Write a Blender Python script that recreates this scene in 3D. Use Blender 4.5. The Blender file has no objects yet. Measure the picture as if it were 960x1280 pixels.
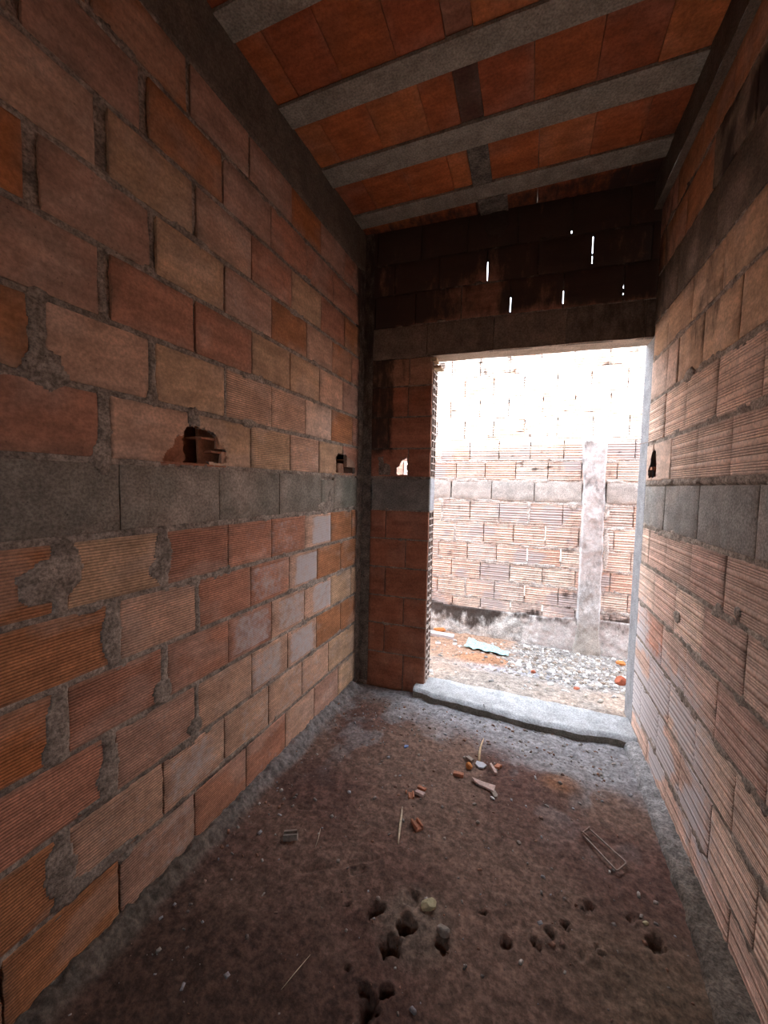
import bpy, math, random
import numpy as np
random.seed(7); RNG = np.random.RandomState(11)
SC = bpy.context.scene
C = SC.collection

# ------------------------------------------------------------------ noise
_T = np.random.RandomState(3).rand(4096)
def _h(ix, iy, iz):
    return _T[(ix * 73 + iy * 179 + iz * 283 + (ix * iy) % 97 * 5 + (iy * iz) % 89 * 7) & 4095]
def vn(x, y, z=0.0):
    if np.ndim(z) == 0:      # constant third coordinate: plain 2-D noise, seeded by it
        x, y = np.broadcast_arrays(np.asarray(x, float), np.asarray(y, float))
        x0 = np.floor(x).astype(np.int64); y0 = np.floor(y).astype(np.int64); k = int(round(float(z) * 100)) * 37
        fx = x - x0; fy = y - y0; fx = fx * fx * (3 - 2 * fx); fy = fy * fy * (3 - 2 * fy)
        a = x0 * 73 + k; b = y0 * 179; c = (x0 * 31) ^ (y0 * 57)
        h = lambda i, j: _T[((x0 + i) * 73 + (y0 + j) * 179 + k + (((x0 + i) * 31) ^ ((y0 + j) * 57))) & 4095]
        p = h(0, 0); q = h(1, 0); r = h(0, 1); t = h(1, 1)
        p = p + (q - p) * fx; r = r + (t - r) * fx
        return p + (r - p) * fy
    x, y, z = np.broadcast_arrays(np.asarray(x, float), np.asarray(y, float), np.asarray(z, float))
    x0 = np.floor(x).astype(int); y0 = np.floor(y).astype(int); z0 = np.floor(z).astype(int)
    fx = x - x0; fy = y - y0; fz = z - z0
    fx = fx * fx * (3 - 2 * fx); fy = fy * fy * (3 - 2 * fy); fz = fz * fz * (3 - 2 * fz)
    r = 0
    for a in (0, 1):
        for b in (0, 1):
            for c in (0, 1):
                w = (fx if a else 1 - fx) * (fy if b else 1 - fy) * (fz if c else 1 - fz)
                r = r + w * _h(x0 + a, y0 + b, z0 + c)
    return r
def fbm(x, y, z=0.0, o=4):
    s = 0; a = .5; t = 0
    for i in range(o):
        s = s + a * vn(np.asarray(x) * 2 ** i + 17.3 * i, np.asarray(y) * 2 ** i + 5.1 * i, np.asarray(z) * 2 ** i + 9.7 * i); t += a; a *= .5
    return s / t
def sst(a, b, x):
    t = np.clip((np.asarray(x) - a) / (b - a), 0, 1)
    return t * t * (3 - 2 * t)
def mixc(a, b, t):
    t = np.asarray(t)[..., None]
    return np.asarray(a) * (1 - t) + np.asarray(b) * t

# ------------------------------------------------------------------ materials
def newmat(name, rough=.9):
    m = bpy.data.materials.new(name); m.use_nodes = True
    nt = m.node_tree; b = nt.nodes['Principled BSDF']
    b.inputs['Roughness'].default_value = rough
    b.inputs['Specular IOR Level'].default_value = .25
    return m, nt, b
def N(nt, t, **k):
    n = nt.nodes.new(t)
    for a, v in k.items(): setattr(n, a, v)
    return n
def noise(nt, vec, scale, detail=4, rough=.6):
    n = N(nt, 'ShaderNodeTexNoise'); n.inputs['Scale'].default_value = scale
    n.inputs['Detail'].default_value = detail; n.inputs['Roughness'].default_value = rough
    if vec: nt.links.new(vec, n.inputs['Vector'])
    return n.outputs['Fac']
def ramp(nt, fac, a, b, lo=0., hi=1.):
    n = N(nt, 'ShaderNodeMapRange'); n.interpolation_type = 'SMOOTHSTEP'
    nt.links.new(fac, n.inputs['Value'])
    for s, v in (('From Min', a), ('From Max', b), ('To Min', lo), ('To Max', hi)): n.inputs[s].default_value = v
    return n.outputs['Result']
def mth(nt, op, a, b=None, clamp=False):
    n = N(nt, 'ShaderNodeMath', operation=op); n.use_clamp = clamp
    for i, v in enumerate((a, b)):
        if v is None: continue
        if isinstance(v, (int, float)): n.inputs[i].default_value = v
        else: nt.links.new(v, n.inputs[i])
    return n.outputs[0]
def mix(nt, fac, a, b, mode='MIX'):
    n = N(nt, 'ShaderNodeMix', data_type='RGBA', blend_type=mode)
    for i, v in ((0, fac), (6, a), (7, b)):
        if isinstance(v, (int, float)): n.inputs[i].default_value = v
        elif isinstance(v, tuple): n.inputs[i].default_value = (*v[:3], 1)
        else: nt.links.new(v, n.inputs[i])
    return n.outputs[2]
def vmul(nt, vec, s):
    n = N(nt, 'ShaderNodeVectorMath', operation='MULTIPLY'); nt.links.new(vec, n.inputs[0]); n.inputs[1].default_value = s
    return n.outputs[0]
def bump(nt, b, h, strength=.4, dist=.002):
    n = N(nt, 'ShaderNodeBump'); n.inputs['Strength'].default_value = strength; n.inputs['Distance'].default_value = dist
    nt.links.new(h, n.inputs['Height']); nt.links.new(n.outputs[0], b.inputs['Normal'])
def grey(nt, f):
    n = N(nt, 'ShaderNodeCombineColor')
    for i in range(3): nt.links.new(f, n.inputs[i])
    return n.outputs[0]

def masonry(name, streak=(5, 45, 10), lo=.72, hi=1.22, smear_sheen=(.60, .54, .53), rough=.85, speck=.5, bs=.5, gscale=90, g2=(.80, 1.18)):
    m, nt, b = newmat(name, rough)
    tint = N(nt, 'ShaderNodeAttribute', attribute_name='tint').outputs['Color']
    mk = N(nt, 'ShaderNodeAttribute', attribute_name='mask')
    sp = N(nt, 'ShaderNodeSeparateColor'); nt.links.new(mk.outputs['Color'], sp.inputs[0])
    loc = N(nt, 'ShaderNodeAttribute', attribute_name='loc').outputs['Vector']
    s1 = noise(nt, vmul(nt, loc, streak), 1.0, 5, .6)
    s2 = noise(nt, loc, gscale, 3, .7)
    s3 = noise(nt, loc, 11, 4, .6)
    k = mth(nt, 'MULTIPLY', ramp(nt, s1, .3, .7, lo, hi), ramp(nt, s2, .3, .7, *g2))
    k = mth(nt, 'MULTIPLY', k, ramp(nt, s3, .3, .7, .85, 1.13))
    col = mix(nt, 1.0, tint, grey(nt, k), 'MULTIPLY')
    # lime and mortar smears and painted door sheen, broken up by noise
    f = mth(nt, 'ADD', sp.outputs[0], mth(nt, 'MULTIPLY', mth(nt, 'SUBTRACT', noise(nt, loc, 26, 5, .7), .5), 1.1))
    f = mth(nt, 'MULTIPLY', ramp(nt, f, .3, .85), ramp(nt, sp.outputs[0], 0., .12))
    col = mix(nt, f, col, smear_sheen)
    # dark mould, and shade painted into the left wall's far corner
    g = mth(nt, 'ADD', sp.outputs[1], mth(nt, 'MULTIPLY', mth(nt, 'SUBTRACT', noise(nt, vmul(nt, loc, (14, 5, 10)), 1.5, 6, .7), .5), 1.3))
    g = mth(nt, 'MULTIPLY', ramp(nt, g, .25, .8), ramp(nt, sp.outputs[1], 0., .1))
    col = mix(nt, mth(nt, 'MULTIPLY', g, .93), col, (.045, .031, .025))
    # small dark pits and specks
    v = N(nt, 'ShaderNodeTexVoronoi'); v.inputs['Scale'].default_value = 55; nt.links.new(loc, v.inputs['Vector'])
    pit = ramp(nt, v.outputs['Distance'], .05, .16, 1., 0.)
    pit = mth(nt, 'MULTIPLY', mth(nt, 'MULTIPLY', pit, ramp(nt, noise(nt, loc, 19, 2), .48, .58)), speck)
    col = mix(nt, pit, col, (.05, .035, .03))
    nt.links.new(col, b.inputs['Base Color'])
    hh = mth(nt, 'ADD', s2, mth(nt, 'MULTIPLY', s1, .6))
    bump(nt, b, hh, bs, .0025)
    return m
M = {}
M['brick'] = masonry('fired_clay', streak=(4, 26, 10), lo=.84, hi=1.14)
M['mortar'] = masonry('rough_mortar', streak=(20, 20, 20), lo=.62, hi=1.25, rough=.95, bs=1., speck=.8, gscale=110, g2=(.55, 1.4))
M['concrete'] = masonry('cast_concrete', streak=(13, 13, 13), lo=.85, hi=1.12, rough=.9, bs=.8, speck=.7, gscale=120, g2=(.68, 1.3))
M['ground'] = masonry('packed_dirt', streak=(34, 34, 34), lo=.66, hi=1.3, rough=.9, bs=1., speck=.8, gscale=75, g2=(.66, 1.3))
def plain(name, col, rough=.7, metal=0, var=.25, scale=60):
    m, nt, b = newmat(name, rough)
    tc = N(nt, 'ShaderNodeTexCoord').outputs['Object']
    f = noise(nt, tc, scale, 4)
    c = mix(nt, ramp(nt, f, .3, .7), tuple(x * (1 - var) for x in col), tuple(min(1, x * (1 + var)) for x in col))
    nt.links.new(c, b.inputs['Base Color']); b.inputs['Metallic'].default_value = metal
    bump(nt, b, f, .4, .001)
    return m
M['wood'] = plain('bare_wood', (.55, .40, .25), .7)
M['pale_wood'] = plain('pale_splinter', (.62, .52, .38), .7)
M['steel'] = plain('tied_steel', (.26, .20, .17), .45, .7)
M['clay'] = plain('broken_clay', (.46, .20, .12), .85)
M['red_clay'] = plain('red_clay_chunk', (.42, .13, .075), .85)
M['orange_clay'] = plain('orange_clay_chunk', (.60, .24, .08), .85)
M['pink_clay'] = plain('pale_clay_shard', (.56, .41, .36), .85)
M['lime'] = plain('lime_lump', (.48, .42, .26), .9)
M['stone'] = plain('grey_stone', (.31, .26, .22), .85)
M['white'] = plain('white_scrap', (.80, .80, .80), .7, 0, .1)
M['grey_board'] = plain('grey_board', (.55, .56, .60), .7, 0, .1)
M['blue'] = plain('pale_blue_sheet', (.38, .66, .68), .5, 0, .2)
M['bluebit'] = plain('blue_plastic', (.22, .30, .55), .5, 0, .2)
M['twig'] = plain('dry_twig', (.22, .13, .08), .8)

# ------------------------------------------------------------------ mesh accumulator
class Acc:
    def __init__(s): s.v = []; s.t = []; s.m = []; s.l = []; s.f = []; s.n = 0
    def grid(s, P, tint, mask, loc, keep=None, flip=False):
        nv, nu = P.shape[:2]
        s.v.append(P.reshape(-1, 3)); s.l.append(np.broadcast_to(loc, P.shape).reshape(-1, 3))
        s.t.append(np.broadcast_to(tint, P.shape).reshape(-1, 3)); s.m.append(np.broadcast_to(mask, (nv, nu, 4)).reshape(-1, 4))
        i = np.arange(nv * nu).reshape(nv, nu) + s.n
        q = np.stack([i[:-1, :-1], i[:-1, 1:], i[1:, 1:], i[1:, :-1]], -1)
        q = q[keep] if keep is not None else q.reshape(-1, 4)
        if flip: q = q[:, ::-1]
        s.f.append(q); s.n += nv * nu
    def build(s, name, mat, parent=None, kind=None, smooth=False):
        V = np.concatenate(s.v); F = np.concatenate(s.f)
        me = bpy.data.meshes.new(name)
        me.vertices.add(len(V)); me.vertices.foreach_set('co', V.astype(np.float32).ravel())
        me.loops.add(F.size); me.loops.foreach_set('vertex_index', F.astype(np.int32).ravel())
        me.polygons.add(len(F)); me.polygons.foreach_set('loop_start', np.arange(0, F.size, 4, dtype=np.int32))
        me.update(calc_edges=True)
        T = np.concatenate(s.t); T = np.c_[np.clip(T, 0, 1), np.ones(len(T))]
        for nm, arr in (('tint', T), ('mask', np.concatenate(s.m))):
            a = me.attributes.new(nm, 'FLOAT_COLOR', 'POINT'); a.data.foreach_set('color', arr.astype(np.float32).ravel())
        a = me.attributes.new('loc', 'FLOAT_VECTOR', 'POINT'); a.data.foreach_set('vector', np.concatenate(s.l).astype(np.float32).ravel())
        if smooth: me.polygons.foreach_set('use_smooth', np.ones(len(F), bool))
        me.materials.append(mat); me.validate(); me.update()
        o = bpy.data.objects.new(name, me); C.objects.link(o)
        if parent: o.parent = parent
        if kind: o['kind'] = kind
        return o

# ------------------------------------------------------------------ where the planes stand (metres)
XL, AL = -1.1426, math.tan(.02516)
XR, AR = .6141, math.tan(-.00527)
YF = 2.632; YO, AO = 4.335, math.tan(-.04903); TW = .14
ZC = 2.99; SK = -.06
F_left = lambda u, v, d: np.stack(np.broadcast_arrays(XL + AL * u + d, u, v), -1)
F_right = lambda u, v, d: np.stack(np.broadcast_arrays(XR + AR * u - d, u, v), -1)
F_far = lambda u, v, d: np.stack(np.broadcast_arrays(u, YF - d, v), -1)
F_yard = lambda u, v, d: np.stack(np.broadcast_arrays(u, YO + AO * u - d, v), -1)
F_ceil = lambda u, v, d: np.stack(np.broadcast_arrays(u, v + SK * (u + 1.12), ZC - d), -1)
F_jamb = lambda u, v, d: np.stack(np.broadcast_arrays(-.603 + d, YF + .016 + u, v), -1)
FLIP = {F_left: True, F_right: False, F_far: True, F_yard: True, F_ceil: True, F_jamb: True}
FLIP = {F_left: False, F_right: True, F_far: False, F_yard: False, F_ceil: False, F_jamb: False}

def rows(style):
    if style == 'fine':
        r = [0., .03]; n = 21; g = [(i + .5) / n for i in range(n)]; w = .012; dp = .0013
    elif style == 'band':
        r = [0., .02]; g = []; w = .008; dp = .0040
        for c in (.13, .38, .63, .88): g += [c - .075, c - .03, c + .015, c + .06]
    elif style == 'wide':
        r = [0., .02]; g = [.1, .2, .35, .45, .6, .7, .85, .93]; w = .02; dp = .004
    else:
        return [(0., 0.), (.03, 0.), (.25, 0.), (.5, 0.), (.75, 0.), (.97, 0.), (1., 0.)]
    out = [(0., 0.), (.02, 0.)]
    for c in g:
        for dv, dd in ((-w, 0.), (-w * .4, dp), (w * .4, dp), (w, 0.)):
            p = c + dv
            if .025 < p < .975: out.append((p, dd))
    out += [(.98, 0.), (1., 0.)]
    return sorted(set(out))

def brick(A, fr, u0, u1, v0, v1, tint, style='plain', smear_sheen=0., stain_shade=None, depth=.03, d0=0., nx=9, rag=.0012, hole=None, jit=.0022, smfn=None):
    if u1 < u0: u0, u1 = u1, u0
    rd = RNG.rand(6)
    rw = rows(style)
    if hole is not None:
        nx = 70; rw = [(i / 44., 0.) for i in range(45)]
    s = np.linspace(0, 1, nx) if nx > 2 else np.array([0., 1.])
    if nx >= 6 and hole is None: s = np.r_[0., .02, np.linspace(.02, .98, nx)[1:-1], .98, 1.]
    t = np.array([r[0] for r in rw]); g = np.array([r[1] for r in rw])
    S, T = np.meshgrid(s, t)
    U = u0 + (u1 - u0) * S; V = v0 + (v1 - v0) * T
    seed = rd[0] * 50
    eL = (fbm(V * 45, seed) - .5) * 4 * rag; eR = (fbm(V * 45, seed + 9) - .5) * 4 * rag
    U = U + eL * np.clip(1 - S * 12, 0, 1) + eR * np.clip(1 - (1 - S) * 12, 0, 1)
    eB = (fbm(U * 30, seed + 3) - .5) * .004; eT = (fbm(U * 30, seed + 5) - .5) * .004
    V = V + eB * np.clip(1 - T * 8, 0, 1) + eT * np.clip(1 - (1 - T) * 8, 0, 1)
    tilt = (rd[1] - .5) * jit * 2 * (S - .5) + (rd[2] - .5) * jit * (T - .5) + (rd[3] - .5) * jit
    ed = np.minimum(np.minimum(S, 1 - S) * abs(u1 - u0), np.minimum(T, 1 - T) * (v1 - v0))
    D = d0 + tilt - g[:, None] - .0022 * np.clip(1 - ed / .004, 0, 1) + (fbm(U * 22, V * 22, seed) - .5) * .0016
    sm = np.zeros_like(S)
    if smear_sheen > 0:
        c = (.3 + .4 * rd[4])
        sm = smear_sheen * sst(.62, .28, np.abs(S - c)) * sst(.0, .12, T) * sst(1., .88, T)
    if smfn is not None: sm = np.clip(sm + smfn(U, V), 0, 1)
    st = stain_shade(U, V) if stain_shade is not None else np.zeros_like(S)
    tv = np.asarray(tint) * (1 + (rd[5] - .5) * .16)
    TT = np.broadcast_to(tv, (*S.shape, 3)) * (1 + .22 * (fbm(U * 5, V * 9, seed) - .5))[..., None]
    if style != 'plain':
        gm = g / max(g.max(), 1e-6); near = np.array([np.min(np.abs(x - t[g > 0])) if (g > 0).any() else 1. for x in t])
        k_ = 1 - (.60 if style == 'band' else .42) * gm + (.22 if style == 'band' else .20) * ((near > 1e-6) & (near < .03))  # shade in the grooves painted into the tint; crests paler
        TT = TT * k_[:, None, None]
    # dust and mortar film towards the edges, paler worn patch in the middle
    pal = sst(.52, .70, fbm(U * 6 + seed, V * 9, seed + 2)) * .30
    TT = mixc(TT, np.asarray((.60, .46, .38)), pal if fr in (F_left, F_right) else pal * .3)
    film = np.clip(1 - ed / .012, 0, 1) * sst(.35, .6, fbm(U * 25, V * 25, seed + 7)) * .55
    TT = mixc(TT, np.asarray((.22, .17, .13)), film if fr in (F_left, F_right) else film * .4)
    loc = np.stack([U + rd[0] * 3, V + rd[1] * 3, D + rd[2] * 3], -1)
    mk = np.stack([sm, st, 0 * S, 0 * S + rd[3]], -1)
    keep = None
    if hole is not None:
        uc = (U[:-1, :-1] + U[1:, 1:]) / 2; vc = (V[:-1, :-1] + V[1:, 1:]) / 2
        keep = ~hole(uc, vc)
    A.grid(fr(U, V, D), TT, mk, loc, keep, FLIP[fr])
    # sides run back into the wall
    def side(sl, fl):
        u_, v_, d_ = U[sl], V[sl], D[sl]
        kp = None
        if hole is not None: kp = ~hole((u_[:-1] + u_[1:]) / 2, (v_[:-1] + v_[1:]) / 2)[None, :]
        uu = np.stack([u_, u_]); vv = np.stack([v_, v_]); dd = np.stack([d_, 0 * d_ + d0 - depth])
        A.grid(fr(uu, vv, dd), np.stack([TT[sl]] * 2), np.stack([mk[sl]] * 2), np.stack([uu, vv, dd], -1), kp, fl)
    f = FLIP[fr]
    side(np.s_[0, :], not f); side(np.s_[-1, :], f); side(np.s_[:, 0], f); side(np.s_[:, -1], not f)

def inpoly(poly, jitter=.006):
    P = np.array(poly)
    def f(u, v):
        u = u + (vn(u * 130, v * 130, 4) - .5) * jitter * 2; v = v + (vn(u * 120, v * 150, 8) - .5) * jitter * 2
        c = np.zeros(np.shape(u), bool); n = len(P)
        for i in range(n):
            x1, y1 = P[i]; x2, y2 = P[(i + 1) % n]
            k = ((y1 > v) != (y2 > v)) & (u < (x2 - x1) * (v - y1) / (y2 - y1 + 1e-12) + x1)
            c ^= k
        return c
    return f

def sheet(A, fr, u0, u1, v0, v1, step, hf, tf, mf=None, cut=None, off=0.):
    if u0 < -1.6 and u1 > 2 and step < .01:   # coarse behind the camera
        u = np.r_[np.arange(u0, .25, step * 5), np.arange(.25, u1, step)]; u[-1] = u1
    else: u = np.linspace(u0, u1, max(2, int(round((u1 - u0) / step)) + 1))
    v = np.linspace(v0, v1, max(2, int(round((v1 - v0) / step)) + 1))
    U, V = np.meshgrid(u, v)
    D = hf(U, V); T = tf(U, V)
    mk = np.zeros((*U.shape, 4))
    if mf is not None:
        a, b = mf(U, V); mk[..., 0] = a; mk[..., 1] = b
    keep = None
    if cut is not None:
        keep = ~cut((U[:-1, :-1] + U[1:, 1:]) / 2, (V[:-1, :-1] + V[1:, 1:]) / 2)
    A.grid(fr(U, V, D), T, mk, np.stack([U + off, V, D], -1), keep, FLIP[fr])

def wbox(A, fr, u0, u1, v0, v1, d0, d1, tint, n=2, rag=0., mask=(0, 0, 0, 0), nz=2):
    """closed box in a wall's own frame (d1 is the face towards the room)"""
    us = np.linspace(u0, u1, n); vs = np.linspace(v0, v1, nz)
    f = FLIP[fr]
    def g(U, V, D, fl):
        U = U + (vn(V * 160, D * 160, u0 * 9) - .5) * 2 * rag
        P = fr(U, V, D); A.grid(P, np.broadcast_to(tint, P.shape), np.broadcast_to(mask, (*P.shape[:2], 4)), np.stack(np.broadcast_arrays(U, V, D), -1), None, fl)
    U, V = np.meshgrid(us, vs)
    g(U, V, 0 * U + d1, f); g(U, V, 0 * U + d0, not f)
    ds = np.linspace(d0, d1, 7)
    U, D = np.meshgrid(us, ds); g(U, 0 * U + v0, D, f); g(U, 0 * U + v1, D, not f)
    V, D = np.meshgrid(vs, ds); g(0 * V + u0, V, D, not f); g(0 * V + u1, V, D, f)

TINT = {'O': (.47, .205, .095), 'o': (.50, .185, .07), 'R': (.50, .235, .15), 'P': (.49, .285, .205), 'T': (.60, .385, .24), 'L': (.68, .47, .35),
        'K': (.61, .375, .26), 'D': (.38, .15, .085), 'G': (.22, .17, .12)}
MORT = np.array((.34, .28, .23))
TJ = .009   # half of a bed joint

def make_mortar(fr, name, u0, u1, v0, v1, lines, vjoints, blobs, tint, parent, step=.006, stain_shade=None, holes=(), squeeze=.62, base=-.018, smearfn=None, slits=()):
    lines = np.array(lines)
    def hf(U, V):
        V2 = V + (fbm(U * 14, V * 3, 2.2, 3) - .5) * .008
        dist = np.min(np.abs(V2[..., None] - lines), -1)
        n = fbm(U * 45, V * 45, 1.7); n2 = fbm(U * 9, V * 20, 6.1)
        bed = -.0045 + (n - .5) * .008 + sst(squeeze, squeeze + .12, n2) * .0055
        wj = TJ + .004 + .006 * sst(squeeze - .05, squeeze + .12, n2)
        h = np.where(dist < wj, bed, base)
        h = np.where((dist >= wj) & (dist < wj + step), np.maximum(base, bed - .004), h)
        def win_(U0, V0, a, b, c, d):
            us = U0[0]; vs = V0[:, 0]
            return np.s_[np.searchsorted(vs, c):np.searchsorted(vs, d), np.searchsorted(us, a):np.searchsorted(us, b)]
        UU, VV, nn, hh_ = U, V, n, h
        for (u, va, vb, w, dd) in vjoints:
            k_ = win_(UU, VV, u - w - .03, u + w + .03, va - .02, vb + .02); U, V, n, h = UU[k_], VV[k_], nn[k_], hh_[k_]
            if not U.size: continue
            uu = np.abs(U - u - (fbm(V * 30, u * 7) - .5) * .004); ok = (V > va - .006) & (V < vb + .006)
            jj = dd + (n - .5) * .010 + .003 * np.cos(np.clip(uu / (w * .5), 0, 1) * 1.57)
            hh_[k_] = np.where(ok & (uu < w * .5 + .003), np.maximum(h, jj), h)
        for (u, v, ru, rv, hh) in blobs:
            k_ = win_(UU, VV, u - 1.6 * ru, u + 1.6 * ru, v - 1.6 * rv, v + 1.6 * rv); U, V, n, h = UU[k_], VV[k_], nn[k_], hh_[k_]
            if not U.size: continue
            r = np.sqrt(((U - u) / ru) ** 2 + ((V - v) / rv) ** 2) + (fbm(U * 28, V * 34, u * 3) - .5) * .55
            hh_[k_] = np.where(r < 1, np.maximum(h, hh + .003 * (1 - r) + (n - .5) * .004), h)
        return hh_
    def tf(U, V):
        k = .8 + .45 * fbm(U * 4, V * 4, 3.3)
        return np.asarray(tint) * k[..., None]
    def mf(U, V):
        return (smearfn(U, V) if smearfn else 0 * U), (stain_shade(U, V) if stain_shade else 0 * U)
    def cut(U, V):
        c = np.zeros(U.shape, bool)
        for h in holes: c |= h(U, V)
        for (u, va, vb, w) in slits: c |= (np.abs(U - u) < w) & (V > va) & (V < vb)
        return c
    A = Acc(); sheet(A, fr, u0, u1, v0, v1, step, hf, tf, mf, cut)
    return A.build(name, M['mortar'], parent)

# ================================================================== LEFT WALL
HL = [.020, .223, .427, .625, .819, 1.011, 1.202, 1.413, 1.604, 1.799, 1.993, 2.183, 2.377, 2.568, 2.750]
LJ = {13: ([1.155, 1.461, 1.763, 2.043, 2.323], 'OPPoPR', '001000'),
      12: ([.986, 1.312, 1.604, 1.901, 2.185], 'POPRRR', '002000'),
      11: ([.855, 1.177, 1.476, 1.767, 2.05, 2.336], 'KTKRTRO', '2130000'),
      10: ([.685, 1.01, 1.318, 1.612, 1.907, 2.186, 2.444], 'oPTPOKOR', '01130000'),
      9: ([.855, 1.173, 1.476, 1.758, 2.042, 2.326], 'PRRTTKP', '0110000'),
      8: ([.686, 1.002, 1.32, 1.614, 1.898, 2.186, 2.469], 'OKTKKLOR', '01011000'),
      7: ([.845, 1.173, 1.47, 1.762, 2.042, 2.335], 'RKTTKTR', '0000320'),
      5: ([.72, 1.033, 1.334, 1.616, 1.907, 2.192, 2.48], 'OTRRRKOO', '00034800'),
      4: ([.86, 1.173, 1.47, 1.761, 2.037, 2.323], 'OKRRKOO', '0205920'),
      3: ([.712, 1.03, 1.332, 1.618, 1.905, 2.202, 2.482], 'oRRRKKTT', '00266700'),
      2: ([.841, 1.165, 1.475, 1.751, 2.035, 2.335], 'RPKKKOO', '0336720'),
      1: ([.706, 1.02, 1.308, 1.596, 1.887, 2.182], 'OKKKKKT', '0354443'),
      0: ([.567, .86, 1.152, 1.438, 1.734, 2.016, 2.313], 'OOPRRKPT', '00423331')}
UEND = 2.60
YR = -1.70
def lw(k, y):     # width of a left-wall joint: troweled wide near the camera, dry and thin by the far end
    if k in (0,): return .007
    if k == 1: return .036 if y < .9 else .007
    if k == 13: return .02 if y < 1.2 else (.012 if y < 1.5 else .004)
    if k == 12: return .034 if y < 1.1 else (.010 if y < 1.4 else .004)
    if y < .95: return .038
    if y < 1.1: return .026
    if y < 1.25: return .02 if k in (2, 7, 11, 4) else .012
    if y < 1.35: return .011 if k in (8, 10) else .004
    return .005
holeL = inpoly([(1.032, 1.414), (1.05, 1.46), (1.075, 1.475), (1.08, 1.508), (1.11, 1.515), (1.13, 1.545), (1.18, 1.552), (1.235, 1.55), (1.275, 1.535), (1.29, 1.50), (1.325, 1.478), (1.328, 1.43), (1.24, 1.432), (1.20, 1.414)])
holeL2 = inpoly([(2.245, 1.428), (2.24, 1.52), (2.27, 1.548), (2.37, 1.545), (2.40, 1.53), (2.44, 1.52), (2.49, 1.51), (2.515, 1.49), (2.51, 1.432)], .003)
def bothL(u, v): return holeL(u, v) | holeL2(u, v)

AB = Acc(); VJ = []
def gradeL(U, V): return 0 * U
stShadeL = lambda U, V: .75 * sst(2.47, 2.57, U) + .28 * sst(2.2, 2.6, V) * sst(1.9, 2.5, U)  # light falloff into the far corner painted dark, with some moss
for k, (js, tn, sm) in LJ.items():
    js = list(js); y = js[0]; pre = []
    while y > YR: y -= .325; pre.insert(0, y)
    alls = pre + js
    tints = ['PORTPOKR'[(i * 3 + k) % 8] for i in range(len(pre))] + list(tn)
    sms = ['0'] * len(pre) + list(sm) + ['0', '0']; tints += ['R', 'O']
    alls2 = alls + [UEND]
    for i in range(len(alls2) - 1):
        a, b = alls2[i], alls2[i + 1]
        # tints[i] belongs to the brick BEFORE joint i, so brick a..b takes i+1
        wa = lw(k, a); wb = lw(k, b) if b < UEND else .0
        ch = tints[i + 1]; s = int(sms[i + 1]) / 9.  # pale patch per brick: lime smear plus doorway sheen painted in
        hole = bothL if (k == 7 and ((a < 1.33 and b > 1.03) or b > 2.24)) else None
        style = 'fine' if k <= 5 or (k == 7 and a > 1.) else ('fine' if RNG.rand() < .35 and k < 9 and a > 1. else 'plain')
        brick(AB, F_left, a + wa / 2, b - wb / 2, HL[k] + TJ, HL[k + 1] - TJ, TINT[ch], style, min(.78, s * .88), stShadeL, hole=hole,
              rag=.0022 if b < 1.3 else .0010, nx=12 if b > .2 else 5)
        if wa > .009: VJ.append((a, HL[k] + .004, HL[k + 1] - .004, wa, -.001 if k < 9 else -.010))
wl = AB.build('wall_left', M['brick'], None, 'structure')
BL = [(.690, 1.10, .075, .058, .001), (.742, 1.13, .04, .06, .0), (1.028, 1.115, .042, .085, .001), (1.012, 1.07, .04, .035, .002), (1.02, .665, .036, .04, .002),
      (1.155, .465, .035, .04, .003), (.85, .91, .03, .085, .001), (.70, .72, .032, .09, .001), (.69, .66, .03, .03, .002), (.835, .50, .035, .08, .001),
      (.70, .33, .04, .09, .001), (.73, .245, .05, .03, .001), (.70, 1.625, .055, .05, .002), (.835, 1.42, .03, .05, .001), (1.09, .43, .1, .018, .001), (1.35, .235, .16, .012, .001),
      (.80, .24, .12, .02, .002), (2.13, 1.23, .09, .035, .001), (2.18, 1.28, .03, .06, .002), (1.165, 1.57, .03, .05, .001), (1.0, 1.62, .02, .03, .002)]
make_mortar(F_left, 'mortar', YR, UEND + .02, .0, 2.76, HL, VJ, BL, MORT, wl, step=.006, stain_shade=stShadeL, holes=[bothL])
# the concrete course half-way up
AC = Acc(); cj = [YR, -1.24, -.82, -.40, .02, .45, .887, 1.288, 1.677, 2.072, 2.226, UEND]
for a, b in zip(cj[:-1], cj[1:]):
    short = abs(a - 2.072) < .01
    brick(AC, F_left, a + .002, b - .002, HL[6] + .012, HL[7] - (.008 if not short else .03), (.285, .25, .205) if b < 2.1 else (.24, .225, .18), 'plain', 0, stShadeL, nx=14, rag=.001, jit=.0015)
AC.build('concrete_course', M['concrete'], wl)
# beam under the slab
AT = Acc()
cz = lambda U, V: np.asarray((.165, .130, .100)) * (.8 + .4 * fbm(U * 3, V * 3, 1.))[..., None]
sheet(AT, F_left, YR, UEND + .03, 2.738, ZC + .01, .012, lambda U, V: .004 + (fbm(U * 12, V * 12) - .5) * .008 - .012 * sst(2.748, 2.738, V), cz, lambda U, V: (0 * U, .25 * sst(2.2, 2.6, U)))
AT.build('beam_left', M['concrete'], None, 'structure')
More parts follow.
